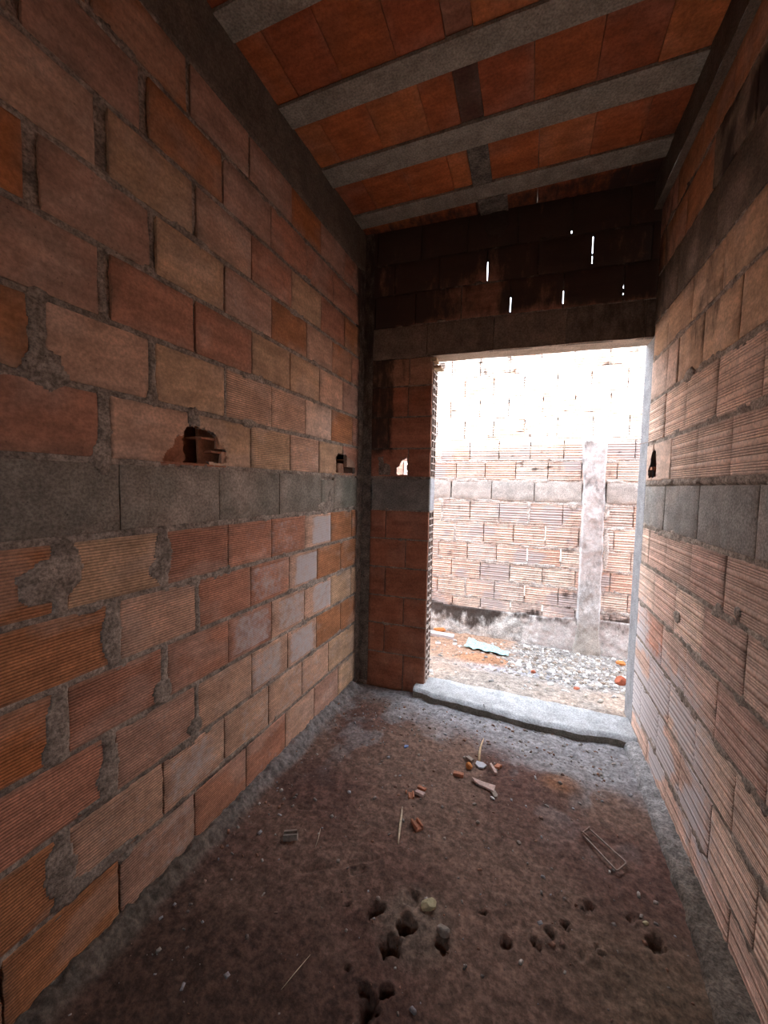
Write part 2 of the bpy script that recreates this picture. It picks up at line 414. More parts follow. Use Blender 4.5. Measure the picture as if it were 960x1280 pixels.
# broken open cells of the blocks behind the two holes
AH = Acc(); ic = (.36, .15, .08); dk = (.17, .075, .045)
wbox(AH, F_left, .86, 1.15, 1.425, 1.60, -.040, -.033, (.42, .17, .09), 8, .010, nz=14)
wbox(AH, F_left, 1.135, 1.62, 1.423, 1.60, -.14, -.13, dk, 4)
for z in (1.472, 1.518): wbox(AH, F_left, 1.205 + .05 * (z < 1.5), 1.47, z - .004, z + .004, -.13, -.008, ic, 10, .010)
for d, us in ((-.047, 1.225), (-.088, 1.20)): wbox(AH, F_left, us, 1.47, 1.424, 1.60, d - .004, d + .004, ic, 10, .010)
wbox(AH, F_left, 1.0, 1.34, 1.416, 1.424, -.14, -.004, (.40, .17, .10), 12, .01)
wbox(AH, F_left, 1.305, 1.36, 1.43, 1.475, -.02, -.006, (.52, .30, .20), 4, .008)
wbox(AH, F_left, 1.275, 1.36, 1.485, 1.53, -.016, -.006, (.50, .28, .18), 4, .01)
wbox(AH, F_left, 2.20, 2.60, 1.42, 1.60, -.13, -.12, dk, 4)
wbox(AH, F_left, 2.40, 2.60, 1.47, 1.60, -.03, -.004, (.42, .26, .18), 4, .006)
for z in (1.475, 1.515): wbox(AH, F_left, 2.41, 2.58, z - .004, z + .004, -.12, -.008, ic, 5, .01)
wbox(AH, F_left, 2.33, 2.40, 1.424, 1.49, -.07, -.03, (.46, .25, .16), 5, .01)
wbox(AH, F_left, 2.20, 2.60, 1.416, 1.424, -.13, -.004, (.40, .20, .12), 5, .006)
AH.build('open_cells', M['brick'], wl)

# ================================================================== RIGHT WALL
HR = [-.050, .145, .350, .553, .757, .967, 1.167, 1.405, 1.610, 1.835, 2.052, 2.250, 2.480, 2.69, 2.86]
RJ = {0: ([1.14, 1.42, 1.717, 2.0, 2.293], 'KKKKKK'), 1: ([1.0, 1.29, 1.576, 1.868, 2.16, 2.45], 'KLLKKK'), 2: ([1.16, 1.445, 1.737, 2.028, 2.312], 'KLLLKK'),
      3: ([1.0, 1.291, 1.592, 1.877, 2.166, 2.433], 'KKPKKRK'), 4: ([1.15, 1.441, 1.742, 2.032, 2.33], 'KKPLKL'), 5: ([1.01, 1.31, 1.602, 1.896, 2.195, 2.468], 'KKKPKKL'),
      7: ([1.04, 1.33, 1.624, 1.904, 2.218, 2.50], 'LLLLLLL'), 8: ([1.18, 1.47, 1.766, 2.063, 2.341], 'LLLLLL'), 9: ([1.04, 1.33, 1.628, 1.924, 2.201, 2.353], 'TTTTTLL'),
      10: ([1.19, 1.49, 1.783, 2.069, 2.371], 'TTTTTT'), 12: ([1.33, 1.63, 1.934, 2.22, 2.50], 'GGGOOO'), 13: ([1.2, 1.5, 1.80, 2.07, 2.36], 'GGOOOR')}
holeR = inpoly([(2.56, 1.426), (2.575, 1.47), (2.535, 1.50), (2.525, 1.54), (2.49, 1.575), (2.455, 1.56), (2.435, 1.50), (2.43, 1.43)], .004)
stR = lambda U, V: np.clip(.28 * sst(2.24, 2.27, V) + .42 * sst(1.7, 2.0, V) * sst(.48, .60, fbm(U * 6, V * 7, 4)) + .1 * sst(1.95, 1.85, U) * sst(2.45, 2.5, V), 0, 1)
def limeR(U, V):
    lo = sst(1.15, .2, V) * sst(1.2, 1.9, U)
    return np.clip(.95 * lo * sst(.42, .58, fbm(U * 3.2, V * 4.2, 7)) + .25 * sst(2.3, 2.6, U) * sst(2.1, 1.9, V), 0, 1)
AR_ = Acc(); VJ = []
for k, (js, tn) in RJ.items():
    y = js[0]; pre = []
    while y > YR: y -= .295; pre.insert(0, y)
    alls = pre + js + [2.615]
    tints = ['K'] * len(pre) + list(tn) + ['K', 'L']
    for i in range(len(alls) - 1):
        a, b = alls[i], alls[i + 1]; ch = tints[i + 1]
        hole = holeR if (k == 7 and b > 2.44) else None
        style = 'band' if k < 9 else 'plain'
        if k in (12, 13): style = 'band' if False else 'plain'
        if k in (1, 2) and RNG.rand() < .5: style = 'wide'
        st = stR
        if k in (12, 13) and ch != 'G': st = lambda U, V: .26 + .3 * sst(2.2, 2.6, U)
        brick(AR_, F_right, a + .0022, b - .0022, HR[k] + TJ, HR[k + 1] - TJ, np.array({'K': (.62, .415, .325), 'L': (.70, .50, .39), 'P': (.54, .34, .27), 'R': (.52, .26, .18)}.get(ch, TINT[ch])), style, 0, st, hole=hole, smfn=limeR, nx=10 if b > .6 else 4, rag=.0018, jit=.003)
wr = AR_.build('wall_right', M['brick'], None, 'structure')
BR = [(1.62, .98, .03, .02, .002), (1.5, 1.0, .02, .025, .002), (2.25, 1.40, .06, .012, .003), (1.9, 1.395, .03, .014, .004), (2.0, .84, .04, .03, .002), (2.05, 1.84, .05, .03, .002)]
make_mortar(F_right, 'mortar', YR, 2.62, -.06, 2.90, HR, VJ, BR, MORT * 1.02, wr, step=.007, stain_shade=stR, holes=[holeR], squeeze=.55, smearfn=lambda U, V: .35 * sst(.5, .1, V))
AC = Acc()
cj = [YR, -1.1, -.68, -.25, .18, .61, 1.03, 1.435, 1.859, 2.264, 2.612]
for a, b in zip(cj[:-1], cj[1:]): brick(AC, F_right, a + .003, b - .003, HR[6] + .010, HR[7] - .022, (.31, .295, .27), 'plain', 0, None, nx=12, rag=.001, jit=.0015)
AC.build('concrete_course', M['concrete'], wr)
AC = Acc()
cj = [YR, -1.1, -.68, -.25, .18, .61, 1.03, 1.45, 1.862, 2.27, 2.612]
for a, b in zip(cj[:-1], cj[1:]): brick(AC, F_right, a + .003, b - .003, HR[11] - .004, HR[12] - .004, (.165, .125, .09), 'plain', 0, lambda U, V: .28 + .25 * sst(2.2, 2.6, U), nx=12, rag=.001, d0=.004)
AC.build('upper_course', M['concrete'], wr)
AT = Acc()
sheet(AT, F_right, YR, 2.62, 2.84, ZC + .01, .012, lambda U, V: .035 + (fbm(U * 12, V * 12) - .5) * .008, lambda U, V: cz(U, V) * .62, lambda U, V: (0 * U, .1 + 0 * U))
u = np.linspace(YR, 2.62, 200); dd = np.linspace(-.02, .035, 5); U, D = np.meshgrid(u, dd)
AT.grid(F_right(U, 2.84 + 0 * U, D), cz(U, D), np.zeros((*U.shape, 4)), np.stack([U, D, D], -1), None, True)
AT.build('beam_right', M['concrete'], None, 'structure')
AH = Acc()
wbox(AH, F_right, 2.40, 2.61, 1.42, 1.60, -.12, -.11, dk, 4)
wbox(AH, F_right, 2.50, 2.61, 1.42, 1.60, -.045, -.037, (.45, .17, .09), 6, .006)
wbox(AH, F_right, 2.52, 2.61, 1.47, 1.485, -.11, -.006, (.48, .22, .13), 6, .008)
wbox(AH, F_right, 2.40, 2.61, 1.416, 1.424, -.12, -.004, (.45, .2, .12), 5, .006)
AH.build('open_cells', M['brick'], wr)

# ================================================================== FAR WALL with the doorway
HF = [.035, .215, .418, .610, .808, 1.002, 1.195, 1.415, 1.603, 1.808, 2.005, 2.185, 2.388, 2.590, 2.785, 3.00]
XA, XB = -1.10, .625
FJ = {0: [-.757], 1: [-.895], 2: [-.762], 3: [-.896], 4: [-.757], 5: [-.9], 7: [-.755], 8: [-.897], 9: [-.763], 10: [-.758],
      12: [-1.0, -.727, -.437, -.147, .142, .446], 13: [-.87, -.58, -.288, .0, .283, .57], 14: [-.99, -.70, -.41, -.12, .171, .46]}
SL = [(-.288, 2.605, 2.715, .0035), (-.147, 2.405, 2.49, .0045), (.142, 2.42, 2.49, .003), (.171, 2.80, 2.815, .004), (.283, 2.675, 2.765, .004), (.279, 2.62, 2.66, .0035), (.446, 2.465, 2.48, .003), (.446, 2.43, 2.44, .002)]
holeF = inpoly([(-.845, 1.432), (-.838, 1.475), (-.815, 1.49), (-.805, 1.52), (-.775, 1.535), (-.762, 1.545), (-.757, 1.43)], .004)
holeF2 = inpoly([(-.955, 1.43), (-.96, 1.545), (-.93, 1.55), (-.925, 1.51), (-.88, 1.50), (-.87, 1.46), (-.875, 1.43)], .004)
def hF(u, v): return holeF(u, v) | holeF2(u, v)
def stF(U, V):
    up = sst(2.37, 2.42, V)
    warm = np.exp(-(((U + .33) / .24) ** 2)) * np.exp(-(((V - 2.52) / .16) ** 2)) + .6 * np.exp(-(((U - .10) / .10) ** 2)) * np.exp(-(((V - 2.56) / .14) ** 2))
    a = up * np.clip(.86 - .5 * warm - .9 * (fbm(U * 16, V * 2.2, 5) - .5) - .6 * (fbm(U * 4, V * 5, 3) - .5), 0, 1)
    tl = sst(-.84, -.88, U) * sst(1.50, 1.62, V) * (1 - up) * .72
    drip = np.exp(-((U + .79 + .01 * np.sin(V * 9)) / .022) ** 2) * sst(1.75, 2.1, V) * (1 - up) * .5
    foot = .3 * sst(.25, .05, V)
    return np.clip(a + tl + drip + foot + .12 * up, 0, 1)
AF = Acc()
for k, js in FJ.items():
    us = [XA] + js + [(-.605 if k < 11 else XB)]
    if k < 11: us[0] = -1.02
    for i in range(len(us) - 1):
        a, b = us[i], us[i + 1]
        gw = .0035 if k > 11 else .003
        t = TINT['D'] if k < 5 else ((.40, .16, .095) if k < 11 else (.34, .16, .105))
        if k == 10: t = (.46, .25, .16)
        brick(AF, F_far, a + gw, b - gw, HF[k] + .005 - (.09 if k == 0 else 0), HF[k + 1] - .005, np.array(t) * .9, 'plain', 0, stF, hole=hF if k == 7 else None, nx=8, rag=.001)
wf = AF.build('wall_far', M['brick'], None, 'structure')
blobF = [(-.24, 2.92, .07, .08, .01)]
def slf(U, V): return 0 * U
# sheet behind the pier, then over the doorway
def msheet(u0, u1, v0, v1, nm):
    lines = [h for h in HF]
    return make_mortar(F_far, nm, u0, u1, v0, v1, lines, [], blobF, MORT * .8, wf, step=.005, stain_shade=stF, holes=[holeF], squeeze=.7, slits=SL, base=-.012)
msheet(XA, -.608, -.1, 2.186, 'mortar'); msheet(XA, XB, 2.19, 3.0, 'mortar')
AC = Acc()
brick(AC, F_far, -1.005, -.607, HF[6] + .004, HF[7] - .012, (.20, .19, .17), 'plain', 0, None, nx=12)
for a, b in zip([XA, -.647, -.236, .165, .56], [-.647, -.236, .165, .56, XB]):
    brick(AC, F_far, a + .002, b - .002, 2.185, HF[12] - .003, (.22, .17, .135) if a < .1 else (.17, .135, .11), 'plain', 0, lambda U, V: .25 + .25 * sst(.0, .5, U), nx=12, rag=.001, depth=.02)
AC.build('concrete_course', M['concrete'], wf)
# thick outer skin of the far wall, the soffit over the doorway and the corner filling
AO_ = Acc()
flat = lambda c: (lambda U, V: np.asarray(c) * (.85 + .3 * fbm(U * 5, V * 5))[..., None])
def skin(u0, u1, v0, v1):
    def cut(U, V):
        c = holeF(U, V) | ((U > -.87) & (U < -.70) & (V > 1.40) & (V < 1.57))
        for (u, a, b, w) in SL: c |= (np.abs(U - u) < .045) & (V > a - .01) & (V < b + .09)
        return c
    sheet(AO_, F_far, u0, u1, v0, v1, .015, lambda U, V: -TW + 0 * U, flat((.4, .22, .14)), None, cut)
skin(XA, -.603, -.2, 2.186); skin(XA, XB, 2.186, 3.0)
AO_.build('outer_skin', M['brick'], wf)
AS = Acc()
u = np.linspace(-.62, XB, 80); d = np.linspace(-TW, .006, 12); U, D = np.meshgrid(u, d)
P = F_far(U, 2.185 + (fbm(U * 6, D * 6) - .5) * .012 + .012 * sst(-.02, .006, D) * 0, D)
AS.grid(P, flat((.50, .40, .31))(U, D), np.zeros((*U.shape, 4)), np.stack([U, D, D], -1), None, False)
AS.build('soffit', M['concrete'], wf)
AK = Acc()
def cornh(U, V): return .010 + (fbm(U * 15, V * 9) - .5) * .014
sheet(AK, F_far, -1.10, -1.008, 0., 2.99, .012, cornh, flat((.19, .155, .125)), lambda U, V: (0 * U, np.clip(.15 + .5 * sst(1.2, 2.4, V) + .3 * sst(.3, .0, V), 0, 1)))
sheet(AK, F_left, 2.50, 2.64, 0., 2.75, .012, lambda U, V: -.006 + .012 * sst(2.52, 2.60, U) + (fbm(U * 15, V * 9) - .5) * .010, flat((.20, .165, .135)), lambda U, V: (0 * U, .25 + .4 * sst(1.5, 2.6, V)))
AK.build('corner_mortar', M['mortar'], wf)
# doorway side with the open ends of the hollow blocks
AJ = Acc(); wc = (.52, .43, .38)
for k in range(11):
    z0, z1 = HF[k] + .004, HF[k + 1] - .004
    if k == 6:
        wbox(AJ, F_jamb, .0, TW - .016, z0, z1, -.05, .0, (.40, .40, .42), 3); continue
    wbox(AJ, F_jamb, .0, TW - .016, z0, z1, -.075, -.07, (.10, .06, .05), 2)
    for i in range(3):
        c = i * (TW - .016) / 2; wbox(AJ, F_jamb, max(0, c - .0045), min(TW - .016, c + .0045), z0, z1, -.07, .001 * RNG.randn(), wc, 2, .001, nz=6)
    for i in range(5):
        c = z0 + (z1 - z0) * i / 4; wbox(AJ, F_jamb, 0, TW - .016, max(z0, c - .004), min(z1, c + .004), -.07, .001 * RNG.randn(), wc, 5, .001)
for k in range(1, 11): wbox(AJ, F_jamb, 0, TW - .016, HF[k] - .006, HF[k] + .005, -.06, -.002, MORT * 1.3, 4, .003)
AJ.build('block_ends', M['brick'], wf)
# plastered side of the doorway
AJ = Acc()
FJ2 = lambda u, v, d: np.stack(np.broadcast_arrays(.604 - d, YF - .012 + u, v), -1); FLIP[FJ2] = True
wbox(AJ, FJ2, 0, TW + .03, -.05, 2.19, -.12, .0, (.33, .33, .34), 3, 0., nz=40)
AJ.build('trim_1', M['concrete'], None, 'structure')

# ================================================================== SILL
AS = Acc()
nx_, ny_ = 120, 16
xs = np.linspace(-.66, .60, nx_); t = np.linspace(0, 1, ny_)
Xg, Tg = np.meshgrid(xs, t)
yf = 2.505 - .075 * sst(-.5, .25, Xg) + .02 * sst(.3, .55, Xg) + (fbm(Xg * 9, 3.) - .5) * .03 + .05 * sst(-.5, -.62, Xg)
yb = 2.752 - .075 * (Xg + .55) / 1.1 + (fbm(Xg * 9, 8.) - .5) * .02
Yg = yf + (yb - yf) * Tg
Zg = .040 - .0 * Xg + (fbm(Xg * 20, Yg * 20) - .5) * .010 - .02 * sst(.06, .0, Tg)
dust = np.stack(np.broadcast_arrays(.46, .47, .48), -1) * (.8 + .4 * fbm(Xg * 12, Yg * 12, 4))[..., None]
AS.grid(np.stack([Xg, Yg, Zg], -1), dust, np.zeros((*Xg.shape, 4)), np.stack([Xg, Yg, Zg], -1))
zz = np.linspace(-.08, 1, 6)[:, None]
Xs = np.broadcast_to(xs, (6, nx_)); Ys = np.broadcast_to(yf[0], (6, nx_)) + .012 * (fbm(Xs * 25, zz * 4) - .5) - .01 * (1 - zz)
Zs = -.06 + (Zg[0] + .06) * np.clip(zz, 0, 1)
AS.grid(np.stack([Xs, Ys, Zs], -1), np.broadcast_to((.20, .19, .16), (6, nx_, 3)), np.zeros((6, nx_, 4)), np.stack([Xs, Ys, Zs], -1))
AS.build('sill', M['concrete'], None, 'structure')

# ================================================================== FLOOR
HOLES = [(-.303, 1.157, .024, .06), (-.330, 1.086, .024, .055), (-.303, .985, .016, .04), (-.361, .968, .009, .02), (-.192, 1.146, .018, .03), (-.405, 1.165, .02, .03),
         (-.084, 1.278, .010, .02), (-.010, 1.222, .016, .022), (.079, 1.250, .014, .02), (.119, 1.290, .012, .018), (.162, 1.336, .010, .02), (.25, 1.29, .010, .012), (.205, 1.27, .014, .008),
         (.418, 1.374, .024, .03), (.37, 1.44, .016, .015), (.24, 1.42, .012, .015), (-.335, .93, .03, .04), (-.43, 1.01, .01, .02), (-.50, 1.16, .012, .012), (-.52, 1.27, .02, .01), (-.30, 1.24, .02, .015)]
def fz(x, y):
    x = np.asarray(x, float); y = np.asarray(y, float)
    z = (fbm(x * 2.2, y * 2.2, 1.) - .5) * .03 + (fbm(x * 11, y * 11, 2.) - .5) * .014 + (fbm(x * 45, y * 45, 3., 3) - .5) * .008
    z = z - .015 * sst(2.1, 2.5, y)
    wx = x + (fbm(x * 40, y * 40, 7.) - .5) * .045; wy = y + (fbm(x * 40, y * 40, 5.) - .5) * .045
    near = 0
    for hx, hy, r, dp in HOLES:
        q = np.sqrt((wx - hx) ** 2 + ((wy - hy) * .8) ** 2)
        z = z - dp * sst(r * 1.15, r * .55, q)
        z = z + .004 * np.exp(-((q - r * 1.5) / (r * .5)) ** 2)
    q = np.hypot(x + .28, y - 1.17); z = z + .018 * np.exp(-(q / .13) ** 2)
    # trowel and wire marks pressed into the dirt
    for (ax, ay, bx, by, w) in ((-.70, 1.215, -.47, 1.35, .008), (-.869, 1.466, -.76, 1.50, .006), (-.62, 1.44, -.55, 1.46, .004)):
        tt = np.clip(((x - ax) * (bx - ax) + (y - ay) * (by - ay)) / ((bx - ax) ** 2 + (by - ay) ** 2), 0, 1)
        z = z - .010 * np.exp(-(np.hypot(x - ax - tt * (bx - ax), y - ay - tt * (by - ay) + .012 * np.sin(tt * 3.1)) / w) ** 2)
    q = np.hypot((x - .20), (y - 1.98)); z = z + .025 * np.exp(-(q / .09) ** 2)
    # rubble heaped against the left wall
    wz = XL + AL * y
    e_ = .028 * (fbm(y * 9, 3.) - .5)
    z = z + (.038 * sst(wz + .075 + e_, wz + .01, x) + .034 * (fbm(x * 34, y * 34, 9) - .42) * sst(wz + .10 + e_, wz + .04, x)) * sst(2.6, 2.5, y)
    z = z - .03 * sst(2.60, 2.66, y)
    return z
def axis(a, b, fine0, fine1, sf, sc_):
    out = [a]
    while out[-1] < b:
        x = out[-1]; out.append(x + (sf if fine0 <= x <= fine1 else sc_))
    return np.array(out)
xs = axis(-1.16, .64, -1.2, .7, .0065, .02); ys = axis(YR, 2.72, .5, 2.72, .0065, .03)
Xg, Yg = np.meshgrid(xs, ys); Zg = fz(Xg, Yg)
n = fbm(Xg * 2.4, Yg * 2.4, 4); n2 = fbm(Xg * 7, Yg * 7, 6)
col = mixc((.122, .064, .050), (.180, .110, .082), sst(.35, .65, n))
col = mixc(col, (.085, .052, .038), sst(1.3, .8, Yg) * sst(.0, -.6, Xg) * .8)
col = mixc(col, (.135, .09, .06), sst(.0, .4, Xg) * sst(1.6, 1.2, Yg))
gd = sst(2.02, 2.32, Yg + .28 * (n2 - .5) + .12 * sst(-.2, .5, Xg) - .30 * sst(-.30, -.85, Xg)); col = mixc(col, (.30, .30, .315), gd * .82)
gd2 = sst(.56, .72, n2) * sst(1.5, 2.1, Yg) * .5; col = mixc(col, (.26, .25, .25), gd2)
q = np.hypot(Xg - .20, (Yg - 1.98) * 1.3); col = mixc(col, (.26, .12, .06), sst(.12, .04, q) * .7)
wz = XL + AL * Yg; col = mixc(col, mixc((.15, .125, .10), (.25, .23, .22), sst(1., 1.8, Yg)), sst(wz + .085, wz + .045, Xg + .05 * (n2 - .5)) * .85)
q = np.hypot(Xg + .28, Yg - 1.17); col = mixc(col, (.22, .17, .13), sst(.16, .05, q) * .6)
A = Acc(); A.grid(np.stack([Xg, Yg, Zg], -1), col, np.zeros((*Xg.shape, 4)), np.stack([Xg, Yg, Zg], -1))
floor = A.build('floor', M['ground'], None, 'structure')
# mortar ledge at the foot of the right wall
A = Acc(); ys = np.linspace(YR, 2.60, 520); t = np.linspace(0, 1, 14); Yg, Tg = np.meshgrid(ys, t)
edge = .528 - .03 * sst(1.6, 1.1, Yg) + .006 * sst(2.0, 2.3, Yg) + (fbm(Yg * 14, 2.) - .5) * .012
Xg = edge + (.64 - edge) * Tg
Zg = -.02 + .034 * sst(0, .12, Tg) + .02 * Tg + (fbm(Xg * 50, Yg * 40, 3) - .5) * .020 * sst(0, .1, Tg)
cl = mixc((.145, .118, .095), (.33, .32, .32), sst(1.5, 2.2, Yg)) * (.75 + .5 * fbm(Xg * 30, Yg * 30))[..., None]
A.grid(np.stack([Xg, Yg, Zg], -1), cl, np.zeros((*Xg.shape, 4)), np.stack([Xg, Yg, Zg], -1))
A.build('trim_2', M['mortar'], None, 'structure')

# ================================================================== CEILING
A = Acc(); AJs = Acc()
J = [(2.43, 2.555), (2.03, 2.165), (1.65, 1.763), (1.26, 1.367)]
while J[-1][0] > YR: J.append((J[-1][0] - .385, J[-1][1] - .385))
top = 2.75
CT = [(.48, .135, .045), (.42, .115, .04), (.50, .16, .055), (.38, .10, .04)]
for i, (a, b) in enumerate(J):
    wbox(AJs, F_ceil, -1.16, .62, a, b, -.09, .002, (.33, .29, .235) , 60, 0.)
    lo, hi = b, top; top = a
    if hi - lo < .03: continue
    u = -1.14 - .02 * i
    while u < .60:
        w = .235 if (i + int(u * 10)) % 3 else .21
        e = min(u + w, .62)
        if u < -.355 < e: e = -.355
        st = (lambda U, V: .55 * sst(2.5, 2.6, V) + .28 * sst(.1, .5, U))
        if abs(u + .355) < .005:
            e = -.255
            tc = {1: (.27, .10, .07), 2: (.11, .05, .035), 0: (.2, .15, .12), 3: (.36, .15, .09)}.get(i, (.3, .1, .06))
            brick(A, F_ceil, u + .001, e - .001, lo + .002, hi - .002, tc, 'plain', 0, st, d0=-.012, nx=5)
        else:
            brick(A, F_ceil, u + .001, e - .001, lo + .002, hi - .002, CT[(i * 3 + int((u + 2) * 10)) % 4], 'plain', 0, st, d0=-.006 - .003 * RNG.rand(), nx=7, jit=.003)
        u = e
ceil = A.build('ceiling', M['brick'], None, 'structure')
AJs.build('joists', M['concrete'], ceil)
A = Acc(); A2 = Acc()
wbox(A2, F_ceil, -.35, -.25, 2.165, 2.43, -.01, .001, (.20, .17, .14), 8, .003); wbox(A2, F_ceil, -.34, -.18, 2.54, 2.70, -.01, .006, (.22, .19, .16), 8, .006)
A2.build('mortar_patch', M['mortar'], ceil)
# slab above, with its eave; long rear overhang added to block the sun
def slab(name, x0, x1, y0, y1, z0, z1, col, mat='concrete', kind='structure'):
    A = Acc(); F = lambda u, v, d: np.stack(np.broadcast_arrays(u, v, d), -1); FLIP[F] = False
    wbox(A, F, x0, x1, y0, y1, z0, z1, col); return A.build(name, M[mat], None, kind)
slab('roof', -6., 6., YR - 1.6, YF + TW + .12, ZC + .09, ZC + .20, (.3, .28, .25))

# ================================================================== REAR of the room, behind the camera
F_rear = lambda u, v, d: np.stack(np.broadcast_arrays(u, YR + d, v), -1); FLIP[F_rear] = True
A = Acc()
for (a, b, c, d_) in ((-1.25, -.65, -.1, 3.05), (.15, .75, -.1, 3.05), (-.65, .15, 1.72, 3.05), (-.65, .15, -.1, 1.2)): wbox(A, F_rear, a, b, c, d_, -.14, 0., (.42, .2, .13), 4)  # unseen opening added here, sized to let in fill daylight
A.build('wall_rear', M['brick'], None, 'structure')
for nm, fr_, y0, y1 in (('left', F_left, YR, 2.9), ('right', F_right, YR, 2.62)):
    A = Acc(); wbox(A, fr_, y0, y1, -.1, 3.08, -.16, -.145, (.42, .2, .13), 4)
    o = A.build('outer_skin', M['brick'], wl if nm == 'left' else wr)
# house front going on to both sides outside
slab('wall_front_left', -6., -1.10, YF + .02, YF + TW, -.2, 3.08, (.45, .22, .14), 'brick'); slab('wall_front_right', .74, 6., YF + .02, YF + TW, -.2, 3.08, (.45, .22, .14), 'brick')

# ================================================================== YARD
ZG = -.19
HY = [-.15, .10, .21, .40, .595, .785, 1.0, 1.218, 1.434, 1.625, 1.835, 2.05, 2.26, 2.47, 2.68, 2.88]
# index shift: course k sits between HY[k+1] and HY[k+2]
YJ = {10: [-.804, -.501, -.218, .10, .383], 9: [-.649, -.358, -.06, .236, .541], 8: [-.896, -.588, -.295, .002, .304], 7: [-.723, -.427, -.128, .17], 5: [-.863, -.567, -.272, .018, .32],
      4: [-.72, -.419, -.126, .174], 3: [-.89, -.581, -.284, .013, .32], 2: [-.744, -.442, -.148, .161], 1: [-.889, -.594, -.292, .003, .314], 0: [-.427, -.129, .175],
      11: [-.66, -.37, -.08, .22, .51], 12: [-.8, -.51, -.22, .07, .36], 13: [-.66, -.37, -.08, .22, .51]}
YS = [(.171, .85, .99, .0045), (.0135, .64, .75, .005), (.32, .655, .775, .005), (.003, .275, .38, .005), (-.129, .115, .19, .004), (.175, .10, .20, .006)]
YH = {0: .10, 1: .21}
def yh(k): return {0: (.085, .21), 6: (1.218, 1.434)}.get(k, (HY[k + 1], HY[k + 2]))
colx0, colx1 = .470, .678
def stY(U, V):
    c = .35 * (np.exp(-((U - .40) / .07) ** 2) + np.exp(-((U - .72) / .05) ** 2)) * sst(1.7, 1.2, V)
    low = .55 * sst(.42, .1, V) * sst(.35, .6, fbm(U * 3, V * 6, 2))
    sp = .34 * sst(.55, .72, fbm(U * 7, V * 9, 8))
    hi_ = .62 * sst(1.5, 1.6, V) * sst(.63, .72, fbm(U * 12, V * 24, 5)) * sst(.45, .6, fbm(U * 2.5, V * 5, 9))
    return np.clip(c + low + sp + hi_, 0, 1)
limeY = lambda U, V: np.clip(.85 * sst(.5, .66, fbm(U * 3.3, V * 4.4, 11)) + .25 * sst(1.4, 1.8, V), 0, 1)
def tshear(V): return V
AY = Acc(); VJ = []; up_gap = .0008
tyc = {'a': (.78, .60, .51), 'b': (.80, .67, .58), 'c': (.76, .53, .43), 'd': (.74, .63, .57)}
for k, js in YJ.items():
    lo, hi = yh(k); u = js[0]; pre = []; x = u
    while x > -5.2: x -= .295; pre.insert(0, x)
    post = []; x = js[-1]
    while x < 5.2: x += .295; post.append(x)
    al = pre + js + post
    for a, b in zip(al[:-1], al[1:]):
        near = -1.3 < a < 1.3
        gw = .0045
        if near and lo < 1.7 and .0 < RNG.rand() < .16 and b < .45: VJ.append((a, lo, hi, .03, -.002))
        gw = .0045 + (up_gap if lo > 1.6 else 0)
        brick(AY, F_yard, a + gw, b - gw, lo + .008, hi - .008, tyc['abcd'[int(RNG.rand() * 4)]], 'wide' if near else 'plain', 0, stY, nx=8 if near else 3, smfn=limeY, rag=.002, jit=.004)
wy = AY.build('wall_yard', M['brick'], None, 'structure')
YLn = [.085, .21, .40, .595, .785, 1.0, 1.218, 1.434, 1.625, 1.835, 2.05, 2.26, 2.47, 2.68, 2.88]
VJ += [(.013, 1.02, 1.20, .028, .001)]
make_mortar(F_yard, 'mortar', -1.4, 1.4, .05, 2.88, YLn, VJ, [(.40, 1.20, .05, .04, .002), (.69, 1.15, .03, .08, .003), (.70, .8, .03, .2, .002)], (.66, .62, .58), wy, step=.009, stain_shade=lambda U, V: stY(U, V) * .8, slits=YS, squeeze=.5, base=-.04)
A = Acc()
for a, b in ((-5.4, -1.4), (1.4, 5.4)): sheet(A, F_yard, a, b, .0, 2.88, .3, lambda U, V: -.006 + 0 * U, flat((.45, .42, .38)))
A.build('far_mortar', M['mortar'], wy)
A = Acc()
cj = [-5.2, -4.7, -4.3, -3.9, -3.5, -3.1, -2.7, -2.3, -1.95, -1.58, -1.18, -.775, -.355, .054, .479]
for a, b in list(zip(cj[:-1], cj[1:])) + [(.68, .95), (.95, 1.36), (1.36, 1.8), (1.8, 2.2), (2.2, 2.7), (2.7, 3.2), (3.2, 3.7), (3.7, 4.3), (4.3, 5.2)]:
    brick(A, F_yard, a + (.012 if abs(a + .775) < .01 else .004), b - .004, 1.232, 1.424, (.56, .54, .51), 'plain', .3, lambda U, V: .12 * sst(.4, .7, fbm(U * 30, V * 2)), nx=10, rag=.002)
A.build('concrete_course', M['concrete'], wy)
# rendered plinth, rough and stained
def plh(U, V):
    top = .10 + .02 * (fbm(U * 6, 1.) - .5) + .03 * sst(.3, .45, U)
    return np.where(V > top, -.03, .012 + .03 * sst(.1, -.2, V) + (fbm(U * 10, V * 10) - .5) * .03 + .012 * np.abs(fbm(U * 28, V * 28) - .5))
A = Acc()
def plm(U, V):
    s = .75 * sst(-.10, -.35, U) * sst(-.16, -.02, V + .04 * np.sin(U * 9)) + .65 * sst(.0, .08, V + .05 * (fbm(U * 9, V * 3) - .5))
    return (.55 * sst(-.4, .2, U) + 0 * V), np.clip(s * (.3 + .9 * fbm(U * 12, V * 5, 3)), 0, 1)
sheet(A, F_yard, -1.4, 1.4, -.30, .14, .012, plh, flat((.62, .62, .60)), plm)
for a, b in ((-5.4, -1.4), (1.4, 5.4)): sheet(A, F_yard, a, b, -.3, .10, .1, lambda U, V: .012 + 0 * U, flat((.5, .5, .48)))
A.build('plinth', M['mortar'], wy)
